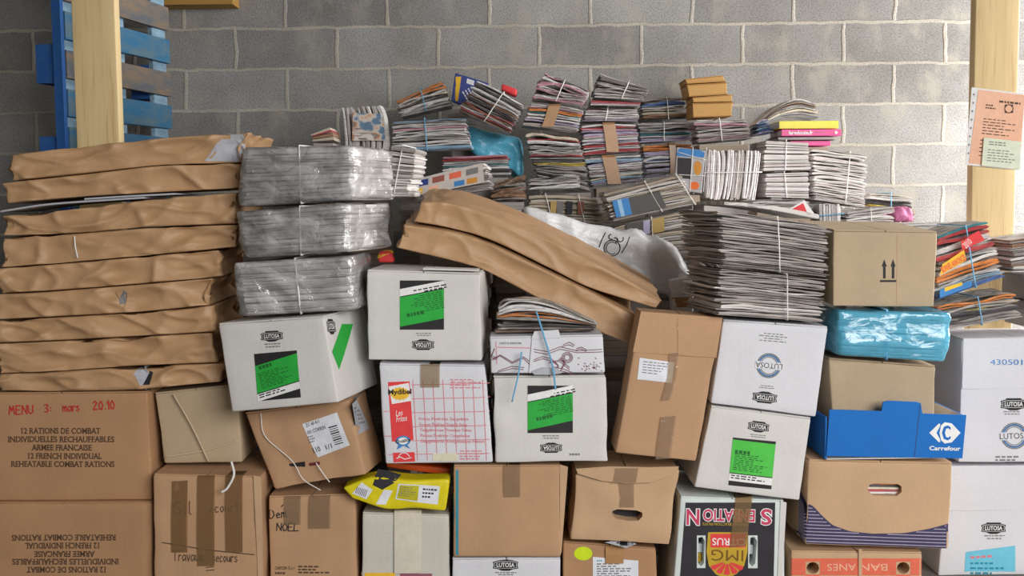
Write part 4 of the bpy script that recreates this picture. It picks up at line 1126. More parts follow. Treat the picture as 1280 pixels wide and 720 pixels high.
# right hand white boxes
s, r, b = box_px('cardboard_box', 'white box marked 430501 in blue beside the blue tray', ((1203, 423), (1345, 422), (1345, 578), (1198, 578)), 3.97, .3, WHITE_BLUISH, seed=25)
prism(s, [(1202, 486), (1345, 485), (1345, 423), (1204, 423)], -.004, .004, WHITE_BLUISH, 'flap', r)
P = Print(s, r, 'printed_lettering', body=b, off=.004); P.text('430501_01', 1268, 453, 62, 8, BLUEP, 0, 0, 0); P.build()
P = Print(s, r, 'logo', body=b); lutosa_badge(P, 1267, 505, 33, 16); P.greek(1254, 514, 1276, 520, 2, GREYINK, 2, 1, 0, .4, True); P.build()
P = Print(s, r, 'stamp_print', body=b); lutosa_stamp(P, 1268, 545, 16, 2); P.greek(1244, 570, 1290, 578, 2, GREYINK, 3, 1, 0, .5); P.build()
s, r, b = box_px('cardboard_box', 'white box with pale blue label in the bottom corner beside the archive box', ((1186, 583), (1345, 582), (1345, 765), (1172, 765)), 3.97, .3, WHITE_BLUISH, seed=26, floor=True)
prism(s, [(1184, 638), (1345, 637), (1345, 581), (1187, 582)], -.004, .004, WHITE_BLUISH, 'flap', r)
P = Print(s, r, 'logo', body=b); lutosa_badge(P, 1242, 660, 31, 15); P.greek(1230, 669, 1256, 676, 2, GREYINK, 2, 1, 0, .4, True); P.build()
P = Print(s, r, 'printed_label', body=b, label='pale blue printed label', split=True); P.poly([(1204, 765), (1269, 765), (1269, 682), (1207, 690)], CYAN); P.greek(1213, 694, 1255, 700, 1, REDLINE, 3, 1, 4); P.greek(1213, 703, 1258, 765, 10, TEALP, 4, 1, 0, .4); P.build()

# yellow packet and orange packet between the boxes
def packets():
    s = Slot([(428, 610), (466, 596), (505, 599), (562, 601)], [(440, 623), (482, 636), (520, 636), (557, 639)], 3.57, .1)
    r = s.root('packet', 'crumpled bright yellow printed packet squeezed above the off-white box', 'packet')
    fn = lambda p, n: s.map(p.x, p.y, max(p.z + .006 * nz3(p, 9, 3), 0)) + Vector((0, n.y * .006 * nz3(p, 14, 5), 0))
    V, Fc = rgrid(s.W, s.D, s.H, .01, 16, 8, 6, fn)
    b = link('wrapper', V, Fc, YELLOW, r, smooth=True)
    P = Print(s, r, 'printed_label', body=b, split=True)
    P.poly([(466, 606), (478, 612), (492, 604), (502, 594), (484, 589), (472, 587)], DARKP, 0); P.poly([(440, 617), (458, 624), (466, 612), (452, 603)], STICKER, 0)
    for k in range(7): P.line([(447 + k * 2, 609 + k * .6), (444 + k * 2, 616 + k * .8)], 1, GREYINK, 1)
    P.poly([(470, 630), (482, 631), (491, 613), (480, 612)], STICKER, 0); P.poly([(494, 624), (547, 631), (550, 608), (498, 604)], STICKER, 0); P.poly([(496, 623), (522, 626), (524, 607), (500, 606)], plain('olive_print', (190, 182, 30)), 1)
    P.greek(528, 611, 546, 625, 3, INK, 2, 1, -5, .45); P.greek(500, 609, 522, 622, 5, GREYINK, 3, 2, -5, .3); P.build()
    s = Slot([(483, 577), (563, 586)], [(483, 584), (562, 595)], 3.71, .2)
    r = s.root('packet', 'flat orange packet wedged under the pink-grid box', 'packet')
    V, Fc = rgrid(s.W, s.D, s.H, .006, 10, 8, 3, lambda p, n: s.map(p.x, p.y, max(p.z + .003 * nz3(p, 9, 3), 0)))
    link('wrapper', V, Fc, ORANGE, r, smooth=True)
packets()

s = Q((473, 314), (490, 313), (493, 328), (471, 329), 3.84, .05)
r = s.root('packet', 'small red and yellow wrapper wedged behind the white box and wrapped newspapers', 'packet')
V, Fc = rgrid(s.W, s.D, s.H, .01, 6, 5, 6, lambda p, n: s.map(p.x, p.y, max(p.z, 0)) + n * .004 * nz3(p, 25, 3))
b = link('wrapper', V, Fc, REDP, r, smooth=True)
P = Print(s, r, 'yellow_print', body=b); P.poly([(471, 324), (484, 318), (492, 316), (490, 313), (480, 313), (472, 318)], YELP); P.build()

# ================================================================== WRAPPED BUNDLES, STACK
G = None
rows = [
 (((14, 194), (90, 184), (200, 173), (312, 165)), ((16, 221), (90, 214), (200, 206), (303, 204)), 3.70, 'kraft-wrapped bundle on the very top of its stack, a white sheet showing at one corner'),
 (((0, 229), (90, 220), (200, 207), (303, 204)), ((10, 256), (90, 248), (200, 241), (301, 236)), 3.62, 'kraft-wrapped bundle second from the top of its stack, with a ridge along its front'),
 (((2, 270), (90, 262), (200, 248), (297, 241)), ((4, 293), (90, 290), (200, 281), (296, 278)), 3.64, 'kraft-wrapped bundle under the pale grey sheets poking out of the stack'),
 (((1, 296), (90, 293), (200, 284), (298, 281)), ((3, 331), (90, 326), (200, 316), (296, 310)), 3.62, 'kraft-wrapped bundle with a thin string round it, fourth from the top of its stack'),
 (((-4, 336), (90, 329), (200, 319), (275, 312)), ((-2, 362), (90, 358), (200, 349), (276, 342)), 3.61, 'kraft-wrapped bundle just below the strung one in the stack'),
 (((-4, 368), (60, 365), (150, 358), (266, 348)), ((-3, 399), (60, 396), (150, 391), (264, 381)), 3.62, 'kraft-wrapped bundle with a small tear high on its front, middle of the stack'),
 (((-5, 401), (90, 396), (180, 391), (267, 382)), ((-4, 428), (90, 425), (180, 420), (268, 414)), 3.62, 'smooth kraft-wrapped bundle, third from the bottom of its stack'),
 (((-5, 430), (90, 426), (180, 421), (267, 416)), ((-4, 466), (90, 461), (180, 456), (270, 451)), 3.60, 'kraft-wrapped bundle second from the bottom, its folds running diagonally'),
 (((-3, 468), (60, 466), (160, 459), (283, 454)), ((-2, 490), (60, 491), (160, 490), (278, 479)), 3.61, 'kraft-wrapped bundle lowest in its stack with a long pointed tear, resting on the ration box'),
]
KB = []
def edge_y(P, x):
    if x <= P[0][0]: return P[0][1] + (P[1][1] - P[0][1]) / (P[1][0] - P[0][0]) * (x - P[0][0])
    for a, b in zip(P, P[1:]):
        if x <= b[0]: return a[1] + (b[1] - a[1]) * (x - a[0]) / (b[0] - a[0])
    return b[1] + (b[1] - a[1]) / (b[0] - a[0]) * (x - b[0])
for i, (t, b_, Y, lab) in enumerate(rows):
    low = rows[i + 1][0] if i in (0, 2, 3, 4, 5, 6, 7) else b_
    cut = 1.3 if i < 8 else 1.8
    xs = lambda P: [P[0][0] + (P[-1][0] - P[0][0]) * k / 8 for k in range(9)]
    s = Slot([(x, edge_y(t, x)) for x in xs(t)], [(x, edge_y(low, x) - cut) for x in xs(b_)], 3.62, .42, 2)
    KB.append((s, *kraft_bundle(lab, s, 20 + i, 'kraft-wrapped bundles in the tall stack')))
s, r, b = KB[0]
P = Print(s, r, 'exposed_sheet', body=b, label='bare white sheet showing through the paper')
P.poly([(255, 201), (303, 202), (306, 174), (302, 167), (283, 167), (268, 182)], GREYSHEET); P.build()
s, r, b = KB[3]
STRUNG = (s, r)
s, r, b = KB[5]
P = Print(s, r, 'tear', body=b); P.poly([(150, 380), (156, 380), (159, 367), (154, 362), (148, 368)], GREYINK); P.build()
P = Print(s, r, 'torn_flap', body=b, off=.004); P.poly([(156, 386), (170, 378), (160, 365)], PAPER_KRAFT); P.poly([(145, 366), (155, 362), (150, 373), (143, 363)], PAPER_KRAFT); P.build()
s, r, b = KB[8]
P = Print(s, r, 'tear', body=b); P.poly([(166, 468), (183, 488), (187, 470), (180, 458), (172, 459)], GREYSHEET); P.poly([(178, 486), (187, 489), (190, 466), (186, 464)], INK, 1); P.build()
P = None
cord([(95, 295), (96, 308), (99, 322)], *STRUNG, .0024, STRING_W, -.014, 'string')
# grey sheets between
for k, (pts, lab) in enumerate(((((0, 262), (60, 253), (140, 247.2), (180, 244.7)), 'pale grey sheet of paper poking out between the wrapped bundles'), (((105, 248), (160, 244.5), (218, 241.5)), 'narrow grey sheet lying on the poking sheet between wrapped bundles'))):
    s = Slot([(x, y - (0 if k else 0)) for x, y in pts], [(x, y + 3.6 - k * 1.6) for x, y in pts], 3.585, .3)
    o = s.root('paper_sheet', lab, 'paper sheet')
    V, Fc = rgrid(s.W, s.D, .006, .002, 14, 6, 1, lambda p, n: s.map(p.x, p.y, p.z))
    link('sheet', V, Fc, GREYSHEET, o, smooth=True)
# two sagging wrapped bundles across the middle
s = Slot([(505, 281), (565, 290), (615, 306), (690, 342), (740, 366), (797, 396)], [(497, 310), (540, 320), (580, 330), (612, 341), (690, 383), (745, 413), (790, 431)], 3.73, .4, 0, .12)
kraft_bundle('lower of two sagging kraft-wrapped bundles sloping across the boxes', s, 41, 'sagging kraft-wrapped bundles', .007)
s = Slot([(526, 253), (560, 254), (615, 270), (690, 302), (760, 337), (830, 377)], [(517, 277), (565, 286), (615, 301), (690, 337), (740, 361), (822, 386)], 3.75, .4, 0, .13)
kraft_bundle('upper of two sagging kraft-wrapped bundles sloping across the boxes', s, 42, 'sagging kraft-wrapped bundles', .007)

# ================================================================== NEWSPAPER BUNDLES NEAR THE FRONT
def wrap_film(slot, root, mat, seed, grow=.008, amp=.008, name='film', xr=0.0, low=0.0):
    W, D, H = slot.W, slot.D, slot.H
    def fn(p, n):
        a = grow + amp * (noise.noise(Vector((p.x * 7 + seed, p.y * 7, p.z * 10))) + .6 * (1 - 2 * abs(noise.noise(Vector((p.x * 9 + p.z * 14 + seed, p.y * 9, p.z * 7 - p.x * 6))))))
        z = p.z + n.z * a * (1 if n.z > 0 else 0)
        q = slot.map(p.x + n.x * (a + xr), p.y + n.y * a, min(max(z, low), H + .004))
        return q
    V, Fc = rgrid(W, D, H, .012, 24, 14, 14, fn)
    return link(name, V, Fc, mat, root, smooth=True)
wr = [(((305, 186), (436, 183), (440, 250), (300, 259)), 3.50, 'shrink-wrapped newspaper bundle on top of three over the white green-label box', 16, 51),
      (((298, 266), (431, 256), (434, 315), (307, 323)), 3.50, 'shrink-wrapped newspaper bundle in the middle of three, its film flaring out', 15, 52),
      (((294, 330), (437, 321), (443, 388), (305, 396)), 3.52, 'shrink-wrapped newspaper bundle at the bottom of three, resting on the white box', 15, 53)]
for q_, Y, lab, n, sd in wr:
    s = Q(*q_, Y, .26 if sd == 53 else .34, -4 if sd == 53 else -16)
    r = bundle(lab, s, n, NEWS[:3] + NEWSG, sd, 'newspaper_bundle', 'newspaper bundle', [.56 if sd != 53 else .52], group='shrink-wrapped newspaper bundles', fold=.5, sr=.003)
    wrap_film(s, r, FILM, sd, .007, .012, low=.002)
# flaring film on the side of the middle wrapped bundle
s = Q((470, 255), (500, 245), (503, 310), (462, 325), 3.72, .1, -30)
# bundle behind the wrapped ones
s = Q((489, 181), (521, 186), (509, 246), (478, 246), 4.02, .24, -6)
bundle('grey newspaper bundle with white string standing just behind the shrink-wrapped ones', s, 17, NEWS, 61, strings=[.45], sup=True)
s = Q((490, 250), (512, 250), (508, 276), (492, 276), 4.13, .2)
# big tied stacks
s = Q((899, 263), (1040, 282), (1038, 347), (903, 332), 3.52, .32, 14)
bundle('thick grey newspaper bundle with knotted white string, upper of two beside the arrow box', s, 17, NEWSG, 71, strings=[.52], fold=.55, jit=.008, rough=.006, side_jit=.01, wav=.006, top=PAGE, sr=.002)
r = bpy.data.objects['newspaper_bundle.%03d' % 4] if False else None
s = Q((899, 336), (1037, 350), (1032, 403), (899, 394), 3.54, .3, 12)
bundle('grey newspaper bundle under the knotted one, resting on the tilted white box', s, 13, NEWSG + [NEWS[2]], 72, strings=[.63], fold=.55, jit=.01, rough=.006, side_jit=.012, wav=.006)
# loose folded paper with a red cover on the big stack
s = Q((905, 256), (1022, 251), (1036, 277), (902, 262), 3.6, .2, 12)
s = Slot([(905, 252), (960, 256), (1024, 268)], [(905, 256), (960, 262), (1024, 274)], 3.62, .24, 12)
r = s.root('newspaper', 'loose folded newspaper with a red front panel on the knotted bundle', 'newspaper')
V, Fc = rgrid(s.W, s.D, s.H, .003, 12, 6, 2, lambda p, n: s.map(p.x, p.y, p.z)); link('pages', V, Fc, PAGE, r)
s = Q((972, 270), (1012, 250), (1022, 270), (972, 274), 3.9, .03)
r = s.root('leaflet', 'red triangular corner of a leaflet standing behind the knotted newspaper bundle', 'leaflet'); SUPPORTS.append(s)
prism(s, [(972, 270), (1006, 250), (1022, 272)], .004, .006, MATS['white_print'], 'sheet', r); prism(s, [(978, 268), (1004, 254), (1010, 268)], 0, .004, REDP, 'red_panel', r)
# newspapers on the sketch box
s = Q((624, 404), (748, 410), (744, 415), (618, 418), 3.58, .12)
r = bundle('dark loose newspapers lying on the sketch-printed box', s, 5, [C_['black'], NEWS[3], NEWS[1], C_['brown']], 73, name='newspaper_pile', cat='newspaper pile', rough=.008, jit=.02, wav=.006)
s = Slot([(622, 384), (640, 374), (690, 380), (746, 405)], [(620, 400), (660, 402), (700, 404), (750, 408)], 3.57, .13)
r = bundle('folded colourful newspapers tied with pale blue cord under the sagging bundles', s, 5, [C_['white'], NEWS[2]], 74, name='newspaper_bundle', order=[NEWS[1], C_['orange'], C_['white'], NEWS[2], C_['white']], jit=.01, rough=.004, wav=.008, fold=.9, nx=14)
cord([(670, 388), (680, 420), (690, 455), (694, 485)], s, r, .003, STRING_B, -.03); cord([(652, 438), (648, 465), (640, 500)], s, r, .0028, STRING_B, -.035)
# blue bag of newspapers
s = Q((1049, 389), (1183, 392), (1180, 453), (1050, 445), 3.58, .3, 2)
r = bundle('newspapers in a shiny translucent blue bag under the arrow box', s, 10, NEWSW, 75, name='newspaper_bag', cat='bag of newspapers', strings=[.44], smat=STRING_B, sr=.004)
wrap_film(s, r, FILM_B, 75, .008, .016, 'blue_bag', low=.001)
# bundles right of the arrow box
s = Q((1174, 292), (1236, 276), (1258, 346), (1172, 376), 3.96, .25, 0)
r = bundle('colourful magazines bound in a tilted bundle beside the arrow box', s, 11, MAG, 76, name='magazine_bundle', cat='magazine bundle', strings=[.55], smat=STRING_B, sheet='magazine', order=[C_['blue'], C_['sky'], C_['white'], NEWS[1], C_['orange'], NEWS[2], C_['grey'], C_['red'], C_['white'], C_['red'], C_['teal']], jit=.012, rough=.006, wav=.012, sup=False)
P = Print(s, r, 'cover_lettering', off=.02)
P.poly([(1172, 344), (1205, 325), (1202, 312), (1175, 330)], YELP, 0); P.text('BONNES ANNONCES', 1189, 329, 34, 8, REDP, 1, 30, .02); P.poly([(1200, 312), (1228, 300), (1220, 288), (1198, 302)], REDP, 0); P.text('2010', 1206, 304, 11, 8, WHITEP, 1, 45, 0)
P.poly([(1172, 372), (1212, 357), (1212, 350), (1172, 362)], BLUEP, 0); P.poly([(1178, 364), (1200, 356), (1200, 352), (1178, 359)], YELP, 1); P.build()
s = Q((1171, 382), (1270, 365), (1283, 396), (1172, 416), 3.96, .25)
bundle('tied bundle with a brown paper cover under the colourful magazines', s, 7, MAGD, 77, name='magazine_bundle', cat='magazine bundle', strings=[.5], smat=STRING_B, sheet='magazine', order=[NEWS[1], NEWS[3], C_['black'], C_['yellow'], NEWS[1], C_['orange'], C_['brown']], rough=.006, jit=.012, wav=.012, sup=True)
s = Q((1266, 300), (1345, 290), (1345, 336), (1266, 340), 4.02, .25)
bundle('grey newspapers cut by the frame edge beside the magazines', s, 8, NEWS + [C_['brown']], 78, rough=.006, jit=.012)
s = Q((1290, 344), (1345, 342), (1345, 376), (1290, 376), 4.02, .25)
SUPPORTS.append(s); r = s.root('carton_lid', 'grey flat carton under the newspapers cut by the frame edge', 'carton'); carton_body(s, r, cardboard('grey_carton', (170, 166, 164)), 5)
# white printed bag
def white_bag():
    s = Slot([(656, 258), (700, 272), (745, 286), (800, 292), (838, 310), (862, 338)], [(660, 296), (700, 310), (745, 340), (800, 362), (838, 372), (856, 374)], 4.23, .11)
    SUPPORTS.append(s)
    r = s.root('plastic_bag', 'white plastic bag with thin black curved lettering behind the sagging bundles', 'plastic bag')
    def fn(p, n):
        a = .012 * (nz3(p, 6, 3) + .9 * (1 - 2 * abs(nz3(p, 11, 8))) + .5 * (1 - 2 * abs(nz3(p, 23, 5))))
        return s.map(p.x + n.x * a, p.y + n.y * a, max(p.z + n.z * a, 0))
    V, Fc = rgrid(s.W, s.D, s.H, .03, 30, 12, 12, fn); b = link('bag', V, Fc, WHITE_BAG, r, smooth=True)
    P = Print(s, r, 'printed_lettering', body=b, off=.002)
    P.line([(757, 291), (752, 300), (749, 309)], 1.2, INK); P.line([(787, 296), (783, 306), (777, 316)], 1.2, INK); P.arc(765, 310, 10, 0, 360, 1.2, INK); P.arc(765, 310, 7.5, 40, 300, 1, INK)
    P.arc(764, 296, 3, 90, 300, 1.1, INK); P.arc(769, 300, 3, -90, 120, 1.1, INK); P.arc(775, 298, 4, 180, 380, 1.2, INK); P.build()
    s2 = Q((837, 350), (862, 345), (868, 388), (840, 390), 3.98, .1)
white_bag()
s = Q((836, 350), (866, 345), (868, 410), (842, 410), 4.02, .05, 0)
r = s.root('paper_roll', 'upright folded paper strip with brown tape behind the leaning box', 'paper roll'); SUPPORTS.append(s)
V, Fc = rgrid(s.W, s.D, s.H, .008, 6, 6, 8, lambda p, n: s.map(p.x, p.y, p.z) + n * .006 * nz3(p, 14, 2)); b = link('paper', V, Fc, WHITE_BAG, r, smooth=True)
P = Print(s, r, 'tape_band', body=b); P.poly([(840, 384), (866, 384), (866, 371), (840, 372)], MATS['brown_tape_thick'], 1, 3); P.build()
s = Q((870, 292), (900, 316), (897, 392), (870, 376), 4.04, .1, 8)
bundle('slanting newspapers leaning against the flank of the knotted bundle', s, 12, NEWS, 79, rough=.004, sup=True)

# ================================================================== THE HEAP BEHIND
def B(label, q, Y, n, palette, seed, D=.2, yaw=0, **kw):
    q = ((q[0][0] + .8, q[0][1] + 1.1), (q[1][0] - .8, q[1][1] + 1.1), (q[2][0] - .8, q[2][1] - .9), (q[3][0] + .8, q[3][1] - .9))
    if kw.get('rough', 0) > .002: kw['wav'] = kw.get('wav', .003) * 1.4
    return bundle(label, Q(*q, Y, D, yaw), n, palette, seed, **kw)
M_ = dict(name='magazine_bundle', cat='magazine bundle', sheet='magazine')
B('small loose papers with a red corner near the top wrapped bundle', ((388, 166), (414, 156), (420, 176), (390, 178)), 4.5, 4, None, 101, order=[NEWST[0], C_['brown'], C_['red'], NEWST[2]], sup=True, name='newspaper_pile', cat='newspaper pile')
s = Q((428, 134), (484, 131), (492, 193), (432, 189), 4.72, .22, 8)
r = bundle('folded newspapers stood on edge at the end of the back row', s, 8, NEWS + [C_['white']], 102, sup=True, rough=.004, upright=True)
P = Print(s, r, 'cover_print', off=.012, split=True); P.poly([(440, 176), (482, 176), (478, 143), (441, 141)], MATS['colour_cover'], 0, 3); P.build()
B('tilted magazine bundle with blue string high on the back row', ((494, 124), (554, 99), (566, 132), (500, 147)), 4.86, 9, MAGW, 103, **M_, strings=[.5], smat=STRING_B, order=[C_['grey'], C_['white'], NEWS[2], C_['black'], C_['white'], C_['cream'], C_['white'], C_['orange'], C_['orange']], rough=.005, jit=.01, wav=.01)
B('newspaper bundle with blue string directly below the tilted magazines', ((487, 150), (582, 146), (592, 186), (490, 192)), 4.66, 11, MAGW + NEWS, 104, strings=[.43], smat=STRING_B, order=[C_['sky'], C_['white'], NEWS[2], C_['white'], NEWS[1], C_['white'], NEWS[2], C_['pink'], C_['white'], NEWS[1], C_['sky']], rough=.005, jit=.008, wav=.006, sup=True)
s = Q((569, 91), (611, 104), (592, 139), (564, 126), 5.14, .06)
r = s.root('catalogue', 'thick blue and yellow catalogue standing tilted on the back row', 'catalogue'); SUPPORTS.append(s)
V, Fc = rgrid(s.W, s.D, s.H, .004, 4, 3, 4, lambda p, n: s.map(p.x, p.y, p.z)); b = link('cover', V, Fc, plain('cobalt_cover', (42, 62, 140), .4), r)
P = Print(s, r, 'cover_print', body=b, split=True); P.poly([(564, 126), (572, 130), (577, 93), (569, 91)], YELP); P.poly([(583, 104), (592, 107), (593, 101), (584, 98)], STICKER); P.greek(578, 112, 596, 128, 4, MATS['white_print'], 3, 1, -60, .4); P.build()
B('magazine bundle sliding downhill beside the blue and yellow catalogue', ((597, 98), (657, 129), (639, 168), (571, 137)), 4.72, 12, MAGD, 105, **M_, strings=[.5], rough=.006, jit=.01, wav=.008, sup=True)
s = Q((627, 104), (647, 112), (645, 119.5), (626, 111.5), 4.8, .12)
r = s.root('red_packet', 'small red packet on the sliding magazines', 'packet')
V, Fc = rgrid(s.W, s.D, s.H, .008, 4, 4, 4, lambda p, n: s.map(p.x, p.y, p.z) + n * .004 * nz3(p, 20, 3)); link('wrapper', V, Fc, REDP, r, smooth=True)
s = Slot([(580, 157), (612, 163), (634, 172), (652, 172)], [(588, 192), (608, 202), (636, 214), (650, 222)], 4.99, .13)
SUPPORTS.append(s)
r = s.root('plastic_bag', 'bright blue plastic bag stuffed between the newspaper bundles', 'plastic bag')
V, Fc = rgrid(s.W, s.D, s.H, .03, 18, 8, 12, lambda p, n: s.map(p.x, p.y, max(p.z, 0)) + n * .012 * (nz3(p, 7, 2) + 1 - 2 * abs(nz3(p, 10, 6)))); link('bag', V, Fc, BLUE_BAG, r, smooth=True)
# stack A
B('folded newspapers loosely piled on the tallest paper column', ((678, 88), (738, 112), (732, 131), (664, 124)), 4.82, 8, [C_['white'], NEWS[2], NEWS[1], C_['pink']], 106, name='newspaper_pile', cat='newspaper pile', rough=.006, jit=.012, wav=.02, strings=[.45])
B('magazines with a teal layer held by brown tape', ((662, 127), (731, 135), (724, 165), (651, 157)), 4.82, 9, MAG, 107, **M_, order=[NEWS[1], C_['lilac'], C_['white'], C_['white'], C_['teal'], C_['orange'], C_['pink'], C_['white'], NEWS[2]], tape=[(.45, .05)], rough=.004, jit=.008, wav=.006)
B('bowed newspapers below the teal taped magazines', ((657, 164), (724, 169), (733, 199), (662, 199)), 4.82, 8, MAGD + NEWS, 108, rough=.006, jit=.012, wav=.012, name='newspaper_pile', cat='newspaper pile')
B('newspapers at the foot of the tallest column with a yellow slip', ((666, 201), (733, 201), (740, 240), (672, 224)), 4.82, 8, MAGD + NEWS, 109, order=[NEWS[1], C_['grey'], C_['black'], C_['white'], NEWS[3], C_['grey'], C_['yellow'], NEWS[1]], rough=.006, jit=.014, wav=.01, sup=True, name='newspaper_pile', cat='newspaper pile')
# stack B
B('grey newspapers with white string in a tilted bundle below the wall joint', ((749, 90), (814, 109), (806, 126), (741, 122)), 5.06, 8, NEWS, 110, strings=[.55], rough=.005, wav=.008)
B('thin reddish papers between the grey bundle and the white one', ((738, 124), (803, 127), (800, 133), (735, 132)), 5.06, 3, [C_['red'], C_['pink'], NEWS[2]], 111, name='newspaper_pile', cat='newspaper pile')
B('white magazine bundle with string and a yellow logo spot', ((732, 134), (798, 135), (799, 152), (726, 152)), 5.06, 6, MAGW, 112, **M_, strings=[.42], rough=.005, wav=.006)
B('reddish magazines bound by a wide brown tape band', ((725, 154), (797, 153), (803, 189), (729, 195)), 5.06, 11, MAGR, 113, **M_, tape=[(.5, .055)], rough=.004, wav=.004)
B('mixed magazines below the red ones with a shorter tape band', ((730, 197), (803, 191), (807, 228), (740, 235)), 5.06, 9, MAGW, 114, **M_, tape=[(.42, .06)], rough=.005, wav=.006, sup=True)
# stack C
B('papers with a blue layer under string beside the old books', ((803, 124), (856, 120), (864, 149), (801, 151)), 5.3, 8, MAG, 115, strings=[.55], order=[C_['black'], C_['brown'], NEWST[2], NEWST[2], C_['white'], C_['blue'], NEWS[1], C_['cream']], rough=.005, wav=.006)
B('magazines tied with string, white wrapper and dark layers', ((797, 153), (867, 151), (868, 176), (799, 179)), 5.3, 8, MAG, 116, **M_, strings=[.45], order=[C_['lilac'], C_['white'], C_['teal'], C_['grey'], C_['black'], C_['white'], NEWS[1], C_['white']], rough=.005, wav=.006)
B('magazines with a bright orange top cover and brown tape', ((802, 181), (868, 178), (868, 218), (806, 223)), 5.3, 9, MAGW, 117, **M_, order=[C_['lilac'], C_['grey'], C_['lilac'], C_['white'], C_['blue'], C_['white'], C_['lilac'], C_['orange'], C_['orange']], tape=[(.58, .03)], rough=.005, wav=.006, sup=True)
# old books
BK = paper_edge('old_book_pages', (206, 160, 96), .8); BKC = plain('old_book_cover', (186, 138, 76))
def book(label, q, Y, D, yaw=0, pages=None, cover=None, sup=False, name='book', cat='book', group=None, spine=False):
    s = Q(*q, Y, D, yaw)
    r = s.root(name, label, cat, group)
    W, H = s.W, s.H
    if sup: SUPPORTS.append(s)
    t = min(.004, H * .12)
    V, Fc = rgrid(W - .006, D - .006, H - 2 * t, .002, 8, 4, 3, lambda p, n: s.map(p.x, p.y, p.z + t)); link('page_block', V, Fc, pages or BK, r)
    for z0 in (0, H - t):
        V, Fc = rgrid(W, D, t, t * .3, 8, 4, 1, lambda p, n: s.map(p.x, p.y, p.z + z0)); link('cover', V, Fc, cover or BKC, r)
    if spine:
        V, Fc = rgrid(W, .003, H, .001, 8, 1, 3, lambda p, n: s.map(p.x, p.y - D / 2, p.z)); link('spine', V, Fc, cover, r)
    return s, r
book('thick old tan book lower in the pile behind the tied newspapers', ((865, 129), (917, 128), (915, 145), (866, 147)), 5.1, .2, group='old tan books')
book('thin old tan book third in the pile, its cover slightly lifted', ((865, 122), (916, 118), (916, 127), (866, 128)), 5.1, .2, group='old tan books')
book('thick old tan book second from the top of its pile', ((858, 106), (909, 103), (910, 118), (861, 121)), 5.1, .2, group='old tan books')
book('thin old tan book lying at the top of the book pile', ((856, 99), (904, 94), (908, 102), (858, 105)), 5.11, .2, group='old tan books')
B('white newspapers under the old tan books', ((867, 149), (936, 147), (941, 174), (871, 180)), 5.06, 10, NEWS + [C_['white'], C_['pink']], 118, strings=[.45], rough=.005, wav=.008, sup=True)
B('lilac and blue papers sliding down beside the books', ((945, 151), (958, 146), (972, 166), (946, 170)), 5.08, 6, pal('lilac lilac sky white blue'), 119, name='paper_pile', cat='paper pile', rough=.006, jit=.012, sup=True)
s = Slot([(952, 149), (970, 134), (995, 123), (1020, 128)], [(955, 156), (975, 147), (1000, 145), (1026, 148)], 5.32, .2)
bundle('curved sheaf of magazines drooping over the catalogues', s, 7, MAGD, 120, **M_, order=[C_['grey'], C_['cream'], C_['white'], C_['grey'], C_['brown'], C_['grey'], C_['white']], rough=.004, wav=.004)
book('bright yellow catalogue lying above the magenta one', ((974, 151.5), (1048, 151), (1048, 160.5), (974, 161)), 5.02, .22, 0, C_['white'], plain('yellow_cover', (232, 222, 50), .4), name='catalogue', cat='catalogue', spine=True)
s, r = book('magenta catalogue with white spine lettering below the yellow one', ((977, 162), (1051, 161.5), (1052, 169.5), (977, 170)), 5.0, .24, 0, C_['white'], plain('magenta_cover', (222, 60, 140), .4), name='catalogue', cat='catalogue', spine=True)
P = Print(s, r, 'spine_lettering', off=.002); P.text('laredoute.fr', 1001, 165.8, 30, 5, MATS['white_print'], 0, 0, .03); P.greek(1019, 164.5, 1038, 167.5, 1, PINK, 3, 0); P.disc(1045, 165.7, 2, 2, MATS['white_print'], 0, 10); P.build()
book('dark book with brown cover under the magenta catalogue', ((972, 171), (1042, 170.5), (1044, 175), (972, 175.5)), 5.02, .24, 0, C_['grey'], plain('dark_cover', (70, 56, 52), .5))
s, r = book('second magenta catalogue, half hidden under the dark book', ((988, 176.5), (1038, 176), (1038, 182), (988, 182)), 5.04, .2, 0, C_['white'], MATS['magenta_cover'], name='catalogue', cat='catalogue', spine=True, sup=True)
# white bundles
s = Q((886, 186), (954, 188), (945, 252), (882, 249), 4.62, .15, 8)
bundle('white newspapers stood on edge with string across the middle', s, 22, NEWSW, 121, upright=True, strings=[.55], jit=.006, sup=True, rough=.003)
s = Q((846, 184), (882, 188), (877, 242), (843, 236), 4.575, .025, 0)
r = s.root('magazine', 'glossy magazine standing upright against the white newspapers on edge', 'magazine'); SUPPORTS.append(s)
V, Fc = rgrid(s.W, s.D, s.H, .003, 4, 2, 4, lambda p, n: s.map(p.x, p.y, p.z)); b = link('cover', V, Fc, MATS['mag_grey'], r)
P = Print(s, r, 'cover_print', body=b, split=True); P.poly([(846, 195), (880, 197), (881, 188), (846, 185)], BLUEP); P.poly([(846, 222), (864, 224), (864, 198), (847, 197)], DARKP); P.disc(872, 210, 5, 9, plain('amber_print', (206, 140, 50)), 0); P.disc(868, 232, 6, 5, plain('orange_print', (226, 110, 50)), 0); P.greek(848, 226, 862, 236, 3, MATS['white_print'], 3); P.build()
for k, x in enumerate((862, 879)): cord([(x + 4, 184), (x, 240)], s, r, .0014, STRING_W, -.006, 'string')
cord([(846, 190), (882, 200)], s, r, .0014, STRING_W, -.006, 'string'); cord([(844, 218), (880, 220)], s, r, .0014, STRING_W, -.006, 'string')
B('white newsprint bundle stacked on another under the catalogues', ((957, 174), (1012, 177), (1014, 213), (953, 215)), 4.70, 9, NEWSW, 122, strings=[.46], jit=.003, rough=.001, wav=.001, D=.18)
